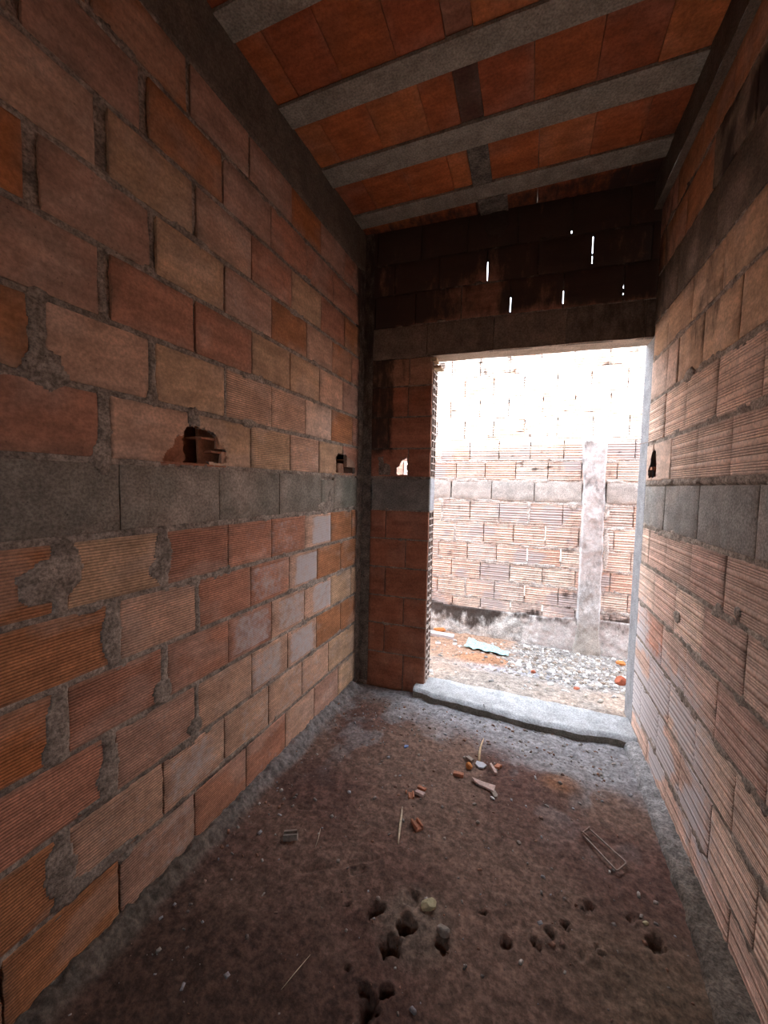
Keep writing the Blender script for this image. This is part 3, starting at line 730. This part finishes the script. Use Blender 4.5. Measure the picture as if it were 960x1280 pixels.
# concrete column cast against the yard wall, spreading at the foot
A = Acc(); v = np.linspace(-.26, 1.825, 200); s = np.linspace(0, 1, 26); S, V = np.meshgrid(s, v)
wl_ = .480 - .022 * sst(1.4, 1.8, V) - .03 * sst(.0, -.2, V) + (fbm(V * 16, 2.) - .5) * .016
wr_ = .670 + .016 * sst(1.6, .2, V) + .02 * sst(.0, -.2, V) - .0 * V + (fbm(V * 16, 7.) - .5) * .016
U = wl_ + (wr_ - wl_) * S
D = .05 * np.clip(np.minimum(S, 1 - S) * 12, 0, 1) ** .6 - .012 + (fbm(U * 14, V * 10, 3) - .5) * .022 + .010 * np.abs(fbm(U * 40, V * 30, 5) - .5) * sst(.1, .3, V) + .04 * sst(.05, -.2, V)
D = np.where(V > 1.815, -.01, D)
cl = mixc((.64, .65, .65), (.44, .41, .37), sst(.15, .0, V)) * (.75 + .5 * fbm(U * 12, V * 9, 2))[..., None]
mk = np.stack([.55 * sst(.25, .6, V), .40 * sst(.45, .65, fbm(U * 14, V * 7, 6)) * sst(.1, .4, V), 0 * V, 0 * V], -1)
A.grid(F_yard(U, V, D), cl, mk, np.stack([U, V, D], -1), None, FLIP[F_yard])
A.build('pillar', M['concrete'], None, 'structure')

# ground outside: yard strip and the open land beyond the wall
def gz(x, y):
    x = np.asarray(x, float); y = np.asarray(y, float)
    z = .015 - .20 * sst(2.68, 4.2, y) + .012 * sst(2.66, 2.9, y) * 0
    z = z + (fbm(x * 2.6, y * 2.6, 12) - .5) * .05 * sst(2.7, 3., y) + (fbm(x * 16, y * 16, 3) - .5) * .022
    q = np.hypot((x + .30) / 1.35, (y - 3.49)); z = z + .055 * np.exp(-(q / .13) ** 2)
    return z
xs = axis(-5.5, 5.5, -1.1, 1.2, .012, .12); ys = axis(2.66, 4.45, 2.6, 4.6, .012, .05)
Xg, Yg = np.meshgrid(xs, ys); Zg = gz(Xg, Yg)
n = fbm(Xg * 3, Yg * 3, 5); n2 = fbm(Xg * 9, Yg * 9, 8)
col = mixc((.40, .31, .25), (.32, .275, .24), sst(.35, .65, n))
col = mixc(col, (.37, .225, .15), sst(.15, -.25, Xg + .3 * (n - .5)) * sst(3.25, 3.5, Yg) * .85)
col = mixc(col, (.29, .275, .26), sst(-.25, .05, Xg + .5 * (n2 - .5)) * sst(3.0, 3.2, Yg) * .9)
col = mixc(col, (.34, .36, .42), np.exp(-(((Xg + .05) / .35) ** 2)) * np.exp(-(((Yg - 3.27) / .10) ** 2)) * .8)
q = np.hypot((Xg + .30) / 1.35, (Yg - 3.49)); col = mixc(col, (.36, .19, .11), sst(.22, .12, q))
A = Acc(); A.grid(np.stack([Xg, Yg, Zg], -1), col, np.zeros((*Xg.shape, 4)), np.stack([Xg, Yg, Zg], -1))
A.build('yard_ground', M['ground'], None, 'structure')
slab('terrain', -40., 40., 4.42, 60., -.6, -.25, (.62, .52, .42), 'ground')
slab('terrain_behind', -40., 40., -40., YR - .02, -.6, -.08, (.50, .40, .32), 'ground')

# ================================================================== LOOSE THINGS
def tag(o, label, cat, group=None):
    o['label'] = label; o['category'] = cat
    if group: o['group'] = group
    return o
def mesh_obj(name, vs, fs, mat, parent=None, smooth=False, bevel=0.):
    me = bpy.data.meshes.new(name); me.from_pydata([tuple(map(float, v)) for v in vs], [], fs); me.update()
    if smooth: me.polygons.foreach_set('use_smooth', [True] * len(me.polygons))
    me.materials.append(M[mat] if isinstance(mat, str) else mat)
    o = bpy.data.objects.new(name, me); C.objects.link(o)
    if parent: o.parent = parent
    if bevel:
        b = o.modifiers.new('b', 'BEVEL'); b.width = bevel; b.segments = 2; b.limit_method = 'ANGLE'
    return o
_ico = None
def ico():
    import bmesh
    bm = bmesh.new(); bmesh.ops.create_icosphere(bm, subdivisions=3, radius=1.)
    v = np.array([x.co[:] for x in bm.verts]); f = [[q.index for q in p.verts] for p in bm.faces]; bm.free(); return v, f
IV, IFc = ico()
def put(o, x, y, rz, z=None, h=0.):
    o.location = (x, y, (float(fz(x, y)) if z is None else z) + h); o.rotation_euler[2] = math.radians(rz)
def lump(name, x, y, sx, sy, sz, mat, rz=0, z=None, seed=0, facet=.5, sink=.15):
    v = IV.copy(); r = np.random.RandomState(seed + 40)
    for _ in range(9):     # knock flat facets off, as broken masonry has
        nrm = r.randn(3); nrm /= np.linalg.norm(nrm); h = .62 + .25 * r.rand()
        dd = v @ nrm; v = v - np.outer(np.clip(dd - h, 0, None), nrm) * (facet + .45)
    v *= (1 + .12 * (fbm(v[:, 0] * 3 + seed, v[:, 1] * 3, v[:, 2] * 3) - .5))[:, None]
    v = v * (sx / 2, sy / 2, sz / 2)
    lo = v[:, 2].min(); v[:, 2] -= lo
    o = mesh_obj(name, v, IFc, mat); put(o, x, y, rz, z, -sz * sink); return o
def shard(name, pts, th, x, y, rz, mat, z=None, tilt=(0, 0), lift=0., ribs=0):
    """flat broken piece: outline (metres) with thickness; scored ribs on the top if asked"""
    n = len(pts); vs = [(p[0], p[1], 0) for p in pts] + [(p[0], p[1], th) for p in pts]
    vs += [(p[0] * .93, p[1] * .93, th * 1.08) for p in pts]
    fs = [list(range(n))[::-1], list(range(2 * n, 3 * n))]
    for i in range(n):
        j = (i + 1) % n; fs.append([i, j, n + j, n + i]); fs.append([n + i, n + j, 2 * n + j, 2 * n + i])
    o = mesh_obj(name, vs, fs, mat, bevel=min(.0015, th * .2)); put(o, x, y, rz, z, lift); o.rotation_euler[0] = math.radians(tilt[0]); o.rotation_euler[1] = math.radians(tilt[1])
    return o
def rod(name, pts, r, mat, taper=None, nseg=8, closed=False, parent=None):
    P = np.array(pts, float); n = len(P); vs = []; fs = []
    for i in range(n):
        a = P[(i - 1) % n] if (closed or i > 0) else P[i]; b = P[(i + 1) % n] if (closed or i < n - 1) else P[i]
        t = (b - a) / (np.linalg.norm(b - a) + 1e-9); up = np.array((0, 0, 1.)) if abs(t[2]) < .9 else np.array((1., 0, 0))
        s = np.cross(t, up); s /= np.linalg.norm(s); w = np.cross(s, t); rr = r * (taper[i] if taper else 1)
        for k in range(nseg):
            c = 2 * math.pi * k / nseg; vs.append(P[i] + rr * (math.cos(c) * s + math.sin(c) * w))
    for i in range(n if closed else n - 1):
        for k in range(nseg):
            j = (i + 1) % n; kk = (k + 1) % nseg; fs.append([i * nseg + k, i * nseg + kk, j * nseg + kk, j * nseg + k])
    if not closed: fs.append(list(range(nseg))[::-1]); fs.append([(n - 1) * nseg + k for k in range(nseg)])
    return mesh_obj(name, vs, fs, mat, parent, smooth=True)

G = 'broken brick pieces on the dirt floor'
def hollow_bit(x, y, rz, L, w, h, mat, lab, tilt=0):
    """corner of a hollow block: two thin walls meeting, with a stub of a web"""
    t = .008
    vs = []; fs = []
    def bx(x0, x1, y0, y1, z0, z1):
        b = len(vs); vs.extend([(x0, y0, z0), (x1, y0, z0), (x1, y1, z0), (x0, y1, z0), (x0, y0, z1), (x1, y0 + .002, z1), (x1 - .003, y1, z1), (x0 + .002, y1, z1)])
        fs.extend([[b, b + 3, b + 2, b + 1], [b + 4, b + 5, b + 6, b + 7], [b, b + 1, b + 5, b + 4], [b + 1, b + 2, b + 6, b + 5], [b + 2, b + 3, b + 7, b + 6], [b + 3, b, b + 4, b + 7]])
    bx(-L / 2, L / 2, -w / 2, w / 2, 0, t); bx(-L / 2, L / 2 * .93, -w / 2, -w / 2 + t, t, h); bx(-L / 2, L / 2 * .85, w / 2 - t, w / 2, t, h * .8)
    o = mesh_obj('brick_fragment', vs, fs, mat, bevel=.001); put(o, x, y, rz, None, -.003); o.rotation_euler[0] = math.radians(tilt)
    return tag(o, lab, 'rubble', G)
hollow_bit(-.810, 1.318, 25, .055, .034, .026, 'stone', 'grey-brown broken block end lying alone by the left wall')
hollow_bit(-.366, 1.538, -48, .050, .034, .020, 'clay', 'channel-shaped red brick piece with two pale edges beside the long splinter')
hollow_bit(-.432, 1.688, 110, .040, .026, .016, 'clay', 'forked brown brick chip left of the small chip pair')
tag(shard('brick_fragment', [(-.022, -.008), (.02, -.012), (.024, .008), (-.018, .010)], .012, -.397, 1.705, -10, 'pink_clay'), 'pale pinkish brick chip beside the forked brown chip', 'rubble', G)
tag(shard('brick_fragment', [(-.020, -.007), (.02, -.008), (.022, .005), (-.018, .008)], .010, -.398, 1.742, -12, 'clay'), 'dull brown brick chip just behind the pale pinkish chip', 'rubble', G)
tag(lump('brick_fragment', -.458, 1.698, .010, .022, .014, 'clay', 10, seed=5), 'tiny brown brick crumb left of the forked chip', 'rubble', G)
tag(shard('brick_fragment', [(-.024, -.010), (.024, -.010), (.024, .010), (-.022, .010)], .013, -.258, 1.893, 2, 'clay'), 'short reddish brick stub left of the long pale shard', 'rubble', G)
tag(shard('brick_fragment', [(-.02, -.008), (.018, -.012), (.02, .008), (-.016, .012)], .013, -.222, 2.015, -30, 'stone'), 'small grey slab chip behind the orange clay lump', 'rubble', G)
tag(lump('clay_lump', -.218, 1.962, .034, .034, .034, 'orange_clay', 20, seed=2), 'rounded orange clay lump among the broken pieces', 'rubble')
tag(shard('tile_shard', [(-.056, .022), (-.040, .004), (-.018, -.010), (.012, -.014), (.050, -.024), (.052, .014), (.0, .014)], .009, -.140, 1.858, -4, 'pink_clay', tilt=(4, 0), lift=.002), 'long pale pinkish tile shard tapering to a point', 'rubble')
tag(shard('tile_shard', [(-.012, .02), (.008, .022), (.014, -.004), (.006, -.02), (-.006, -.018)], .008, -.088, 1.822, 20, 'stone', lift=.001), 'small grey shard touching the long pale shard', 'rubble')
tag(lump('pebble', -.094, 1.796, .026, .012, .010, 'white', -30, seed=8), 'white oblong chip in front of the small grey shard', 'pebble')
tag(shard('stone_flake', [(-.022, .018), (-.026, -.004), (-.008, -.022), (.014, -.020), (.028, .004), (.010, .016)], .008, -.165, 1.990, 0, 'grey_board', tilt=(6, 0), lift=.001), 'flat grey stone flake at the foot of the yellow splinter', 'stone')
tag(shard('brick_fragment', [(-.012, .034), (-.018, .02), (.010, -.026), (.022, -.022), (.020, -.008)], .014, -.110, 1.975, 0, 'pink_clay', tilt=(0, 14)), 'pinkish wedge-shaped brick piece right of the yellow splinter', 'rubble', G)
tag(shard('brick_fragment', [(-.008, .022), (-.014, -.012), (.012, -.006), (.016, .020)], .010, -.088, 2.004, -20, 'clay', tilt=(0, -10)), 'brown brick sliver behind the pinkish wedge-shaped piece', 'rubble', G)
z0 = float(fz(-.178, 2.02))
tag(rod('wood_splinter', [(-.176, 2.010, z0 + .006), (-.180, 2.06, z0 + .012), (-.181, 2.11, z0 + .014), (-.176, 2.16, z0 + .016), (-.172, 2.20, z0 + .014)], .0070, 'wood', [1., .95, .8, .55, .2], 6), 'ragged yellowish wood splinter among the broken brick', 'splinter')
z0 = float(fz(-.43, 1.53)) + .004
tag(rod('wood_splinter', [(-.450, 1.612, z0), (-.442, 1.575, z0), (-.431, 1.52, z0 + .001), (-.419, 1.46, z0), (-.412, 1.43, z0)], .0052, 'pale_wood', [.15, .8, 1., .75, .4], 6), 'long pale pointed wood splinter lying on bare dirt', 'splinter')
# bent steel stirrup: closed rounded rectangle of rod with its two hooked ends
def stirrup():
    c = [(.250, 1.722), (.283, 1.757), (.392, 1.640), (.352, 1.590)]
    pts = []
    for i in range(4):
        p = np.array(c[i]); a = np.array(c[i - 1]); b = np.array(c[(i + 1) % 4])
        ua = (a - p) / np.linalg.norm(a - p); ub = (b - p) / np.linalg.norm(b - p); r = .010
        for t in np.linspace(0, 1, 6): pts.append(((1 - t) ** 2 * (p + ua * r) + 2 * t * (1 - t) * p + t * t * (p + ub * r)))
    P = [(q[0], q[1], float(fz(*q)) * .3 + .012) for q in pts]
    root = bpy.data.objects.new('steel_stirrup', None); C.objects.link(root); root.location = (.32, 1.67, .0)
    tag(root, 'rusty rectangular steel stirrup lying flat on the dirt', 'rebar stirrup')
    P = [(a - .32, b - 1.67, c_) for a, b, c_ in P]
    rod('loop', P, .0030, 'steel', closed=True, parent=root)
    h = [(-.070, .052, .018), (-.062, .046, .022), (-.048, .034, .020), (-.036, .022, .016)]
    rod('hook', h, .0028, 'steel', parent=root)
    h = [(-.037, .087, .018), (-.040, .078, .022), (-.052, .064, .020), (-.060, .054, .016)]
    rod('hook', h, .0028, 'steel', parent=root)
stirrup()
tag(lump('lime_lump', -.247, 1.232, .055, .045, .036, 'lime', 30, seed=3, sink=.3), 'yellowish lime lump behind the largest hole', 'stone')
tag(lump('cement_lump', -.190, 1.178, .045, .034, .032, 'stone', -20, seed=4, sink=.3), 'grey cement lump hanging over a small round hole', 'stone')
tag(lump('cement_lump', -.412, 1.205, .018, .014, .014, 'stone', 0, seed=14), 'small pale cement crumb behind the dark pit left of the holes', 'stone')
tag(shard('plastic_scrap', [(-.012, -.008), (.010, -.004), (.012, .010), (-.008, .012)], .006, -.547, 2.008, 20, 'bluebit'), 'small blue and white plastic scrap on the dirt', 'scrap')
tag(lump('pebble', -.695, 1.612, .018, .015, .013, 'grey_board', 0, seed=9), 'pale bluish pebble left of the long splinter', 'pebble')
tag(lump('pebble', -.660, 2.265, .024, .020, .016, 'grey_board', 0, seed=10), 'grey pebble near the foot of the brick pier', 'pebble')
tag(lump('pebble', .405, 1.435, .020, .015, .010, 'lime', 20, seed=12), 'greenish white pebble beside the right wall ledge', 'pebble')
tag(lump('pebble', .412, 1.352, .010, .009, .008, 'white', 0, seed=13), 'tiny white chip in the pit near the right wall', 'pebble')
tag(lump('pebble', .020, 1.598, .018, .016, .012, 'stone', 0, seed=15), 'round brown-grey pebble left of the steel stirrup', 'pebble')
tag(lump('pebble', -.140, 1.640, .018, .015, .012, 'stone', 0, seed=16), 'brown-grey pebble in front of the tile shards', 'pebble')
tag(lump('pebble', -.165, 1.735, .022, .014, .010, 'stone', 30, seed=17), 'flat grey pebble between splinter and tile shards', 'pebble')
z0 = float(fz(-.54, .95)) + .005
tag(rod('straw', [(-.570, .885, z0), (-.555, .93, z0 + .002), (-.538, .985, z0)], .0011, 'pale_wood', [.5, 1, .4], 5), 'thin pale straw near the bottom edge', 'straw')
z0 = float(fz(-.70, 1.33)) + .004
tag(rod('twig', [(-.722, 1.395, z0), (-.708, 1.35, z0), (-.700, 1.31, z0)], .0014, 'pale_wood', [.5, 1, .4], 5), 'thin brown twig right of the grey block end', 'twig')
# white chip standing on the sill, wood peg and wire in the doorway
tag(shard('white_chip', [(-.004, -.003), (.004, -.003), (.003, .003), (-.003, .003)], .055, -.200, 2.50, 0, 'white', z=.036, tilt=(48, 0)), 'small white sliver standing on the concrete sill', 'scrap')
def wedge():
    vs = [(-.03, -.05, -.008), (.03, -.05, -.008), (.03, .05, -.008), (-.03, .05, -.008), (-.03, -.05, .008), (.028, -.05, .009), (.03, .05, .006), (-.03, .05, .008)]
    fs = [[0, 3, 2, 1], [4, 5, 6, 7], [0, 1, 5, 4], [1, 2, 6, 5], [2, 3, 7, 6], [3, 0, 4, 7]]
    o = mesh_obj('wooden_wedge', vs, fs, 'wood', bevel=.0015); o.location = (-.585, 2.69, 2.118)
    tag(o, 'short wooden wedge left in the top left corner of the doorway', 'wedge')
    vs = [(x * .7, y * .7, z * 1.4) for x, y, z in vs]
    o = mesh_obj('wooden_wedge', vs, fs, 'wood', bevel=.0015); o.location = (-.600, 2.66, 2.160)
    tag(o, 'smaller wooden packing piece right under the lintel', 'wedge')
wedge()
tag(rod('wire', [(.61, 2.50, 1.616), (.596, 2.53, 1.617), (.585, 2.60, 1.618), (.578, 2.68, 1.620), (.572, 2.76, 1.619)], .0018, 'steel', None, 6), 'thin dark wire sticking out across the plastered jamb', 'wire')

# yard things
gp = lambda x, y: float(gz(x, y))
tag(lump('brick_chunk', .700, 3.36, .10, .07, .075, 'red_clay', 10, z=gp(.70, 3.36), seed=21), 'large red brick chunk near the plastered jamb', 'rubble')
tag(lump('brick_chunk', .825, 4.05, .085, .06, .05, 'orange_clay', 10, z=gp(.825, 4.05), seed=22), 'orange brick chunk by the foot of the pillar', 'rubble')
tag(lump('brick_chunk', .090, 3.315, .04, .03, .03, 'red_clay', 10, z=gp(.09, 3.315), seed=23), 'small red brick chunk beside the white gravel chips', 'rubble')
tag(lump('brick_chunk', .372, 3.10, .05, .04, .018, 'red_clay', 10, z=gp(.372, 3.10), seed=24), 'flat reddish brick bit near the sill at right', 'rubble')
tag(lump('brick_chunk', -.820, 4.215, .13, .06, .055, 'orange_clay', 5, z=gp(-.82, 4.215) + .03, seed=25), 'bright orange brick lump lying on a grey board', 'rubble')
tag(shard('grey_board', [(-.15, -.04), (.15, -.055), (.14, .03), (-.14, .04)], .03, -.80, 4.16, -4, 'grey_board', z=gp(-.8, 4.16)), 'grey broken board lying against the yard wall', 'board')
for x, y, s, l in ((-.76, 3.86, .06, 'white paper scrap nearest the grey board'), (-.615, 3.96, .05, 'white scrap between the paper scrap and the blue sheet'), (-.02, 3.47, .05, 'white chip at the edge of the orange sand mound'), (.20, 3.06, .05, 'lone cream pebble on bare ground by the sill')):
    tag(shard('scrap', [(-s / 2, -s / 4), (s / 3, -s / 3), (s / 2, s / 4), (-s / 4, s / 3)], .014, x, y, 20 * x * 9, 'white', z=gp(x, y), tilt=(5, -6)), l, 'scrap')
# crumpled pale blue sheet
n_ = 26; vs = []; fs = []
for j in range(n_):
    for i in range(n_ + 14):
        a = i / (n_ + 13) - .5; b = (j / (n_ - 1) - .5) * 2.5
        x = -.31 + a * .40; y = 3.90 - a * .17 + b * .14 * (1 - .55 * (a + .5)) + .01 * math.sin(a * 30)
        vs.append((x, y, gp(x, y) + .012 + .022 * float(fbm(a * 14, b * 9, 3.))))
for j in range(n_ - 1):
    for i in range(n_ + 13):
        k = j * (n_ + 14) + i; fs.append([k, k + 1, k + n_ + 15, k + n_ + 14])
o = mesh_obj('plastic_sheet', vs, fs, 'blue'); sd = o.modifiers.new('s', 'SOLIDIFY'); sd.thickness = .002
tag(o, 'crumpled pale blue plastic sheet on the orange dirt', 'sheet')

# loose stone chips nobody could count
def scatter(name, n, place, smin, smax, cols, label, cat, zf, seed):
    r = np.random.RandomState(seed); V = []; F = []; T = []; base = 0
    bv = np.array([(-1, -1, 0), (1, -1, 0), (1, 1, 0), (-1, 1, 0), (-.7, -.6, 1), (.6, -.7, 1), (.7, .6, 1), (-.6, .7, 1)], float)
    bf = np.array([(0, 3, 2, 1), (4, 5, 6, 7), (0, 1, 5, 4), (1, 2, 6, 5), (2, 3, 7, 6), (3, 0, 4, 7)])
    for _ in range(n):
        p = place(r)
        if p is None: continue
        s = smin + (smax - smin) * r.rand() ** 2.5
        v = bv * (s * .5 * (.7 + .7 * r.rand()), s * .5 * (.4 + .5 * r.rand()), s * (.25 + .3 * r.rand())) * (1 + .35 * (r.rand(8, 3) - .5))
        a = r.rand() * 6.28; tl = (r.rand() - .5) * .8
        R = np.array([[math.cos(a), -math.sin(a), 0], [math.sin(a), math.cos(a), 0], [0, 0, 1]]) @ np.array([[1, 0, 0], [0, math.cos(tl), -math.sin(tl)], [0, math.sin(tl), math.cos(tl)]])
        v = v @ R.T + (p[0], p[1], zf(*p) - s * .06)
        V.append(v); F.append(bf + base); base += 8
        c = np.array(cols[int(r.rand() * len(cols))]) * (.8 + .4 * r.rand()); T.append(np.broadcast_to(c, (8, 3)))
    A = Acc(); A.v = V; A.f = F; A.t = T; A.m = [np.zeros((base, 4))]; A.l = [np.concatenate(V)]; A.n = base
    o = A.build(name, M['concrete'], None, 'stuff'); tag(o, label, cat); return o
KEEP = [(.70, 3.36, .07), (.825, 4.05, .07), (.09, 3.315, .04), (.372, 3.10, .045), (-.80, 4.17, .17), (-.31, 3.90, .2), (-.76, 3.86, .05), (-.615, 3.96, .05), (-.02, 3.47, .05), (.20, 3.06, .05)]
def pl_yard(r):
    x = -1.05 + 2.1 * r.rand(); y = 2.85 + 1.4 * r.rand()
    if any(math.hypot(x - a, y - b) < c for a, b, c in KEEP) or y > 4.23: return None
    d = float(sst(-.35, .1, x + .35 * (fbm(x * 5, y * 5) - .5)) * sst(3.05, 3.25, y)) + .10
    return (x, y) if r.rand() < d else None
scatter('gravel', 5200, pl_yard, .006, .042, [(.68, .67, .65), (.40, .38, .36), (.28, .27, .26), (.45, .40, .34), (.80, .80, .79), (.34, .28, .23)], 'white and grey gravel chips strewn over the yard ground', 'gravel', gp, 5)
def pl_floor(r):
    x = -1.05 + 1.55 * r.rand(); y = .55 + 1.9 * r.rand() ** .7
    d = .22 + .7 * float(sst(1.9, 2.35, y)) + .6 * float(sst(-.85, -1.03, x))
    return (x, y) if r.rand() < d else None
scatter('gravel', 2800, pl_floor, .003, .018, [(.30, .26, .23), (.22, .14, .11), (.36, .35, .36), (.25, .22, .20), (.42, .38, .34), (.30, .16, .11)], 'small crumbs of mortar and brick scattered over the dirt floor', 'crumbs', lambda x, y: float(fz(x, y)), 6)

# ================================================================== LIGHT
w = bpy.data.worlds.new('sky'); SC.world = w; w.use_nodes = True
bg = w.node_tree.nodes['Background']; bg.inputs[0].default_value = (.78, .88, 1.0, 1); bg.inputs[1].default_value = 4.0
sun = bpy.data.lights.new('sun', 'SUN'); sun.energy = 4.5; sun.angle = math.radians(2.5); sun.color = (1., .93, .84)
so = bpy.data.objects.new('sun', sun); C.objects.link(so)
# sun stands high behind the house: light travels towards +Y and down
from mathutils import Vector, Matrix
dirv = Vector((.10, 1., -.98)).normalized()
so.rotation_euler = (-dirv).to_track_quat('Z', 'Y').to_euler(); so.location = (0, -5, 8)
for (x, y, z, sx, sz, rx) in ((0., YF + TW + .02, 1.1, 1.25, 2.2, -90), (-.25, YR - .16, 1.46, .8, .52, 90)):
    L = bpy.data.lights.new('sky_portal', 'AREA'); L.shape = 'RECTANGLE'; L.size = sx; L.size_y = sz; L.cycles.is_portal = True
    o = bpy.data.objects.new('sky_portal', L); C.objects.link(o); o.location = (x, y, z); o.rotation_euler = (math.radians(rx), 0, 0)

# ================================================================== CAMERA
yaw, pitch, roll = map(math.radians, (19.138, -3.723, -1.181))
def Rm(a, ax): return Matrix.Rotation(a, 3, ax)
R = Rm(yaw, 'Z') @ Rm(pitch, 'X') @ Rm(roll, 'Y')
cam = bpy.data.cameras.new('camera'); co = bpy.data.objects.new('camera', cam); C.objects.link(co)
cam.sensor_fit = 'HORIZONTAL'; cam.sensor_width = 36.; cam.lens = 518.12 / 960 * 36; cam.clip_start = .02
r, f, u = R.col[0], R.col[1], R.col[2]
m = Matrix(((r[0], u[0], -f[0]), (r[1], u[1], -f[1]), (r[2], u[2], -f[2])))
co.matrix_world = Matrix.Translation((0, 0, 1.3612)) @ m.to_4x4()
SC.camera = co
vs_ = SC.view_settings; SC.display_settings.display_device = 'sRGB'
vs_.view_transform = 'Standard'; vs_.look = 'None'; vs_.exposure = 1.32; vs_.gamma = 1.; vs_.use_curve_mapping = False
SC.cycles.max_bounces = 10; SC.cycles.diffuse_bounces = 8; SC.cycles.use_denoising = True
SC.cycles.sample_clamp_indirect = 12.
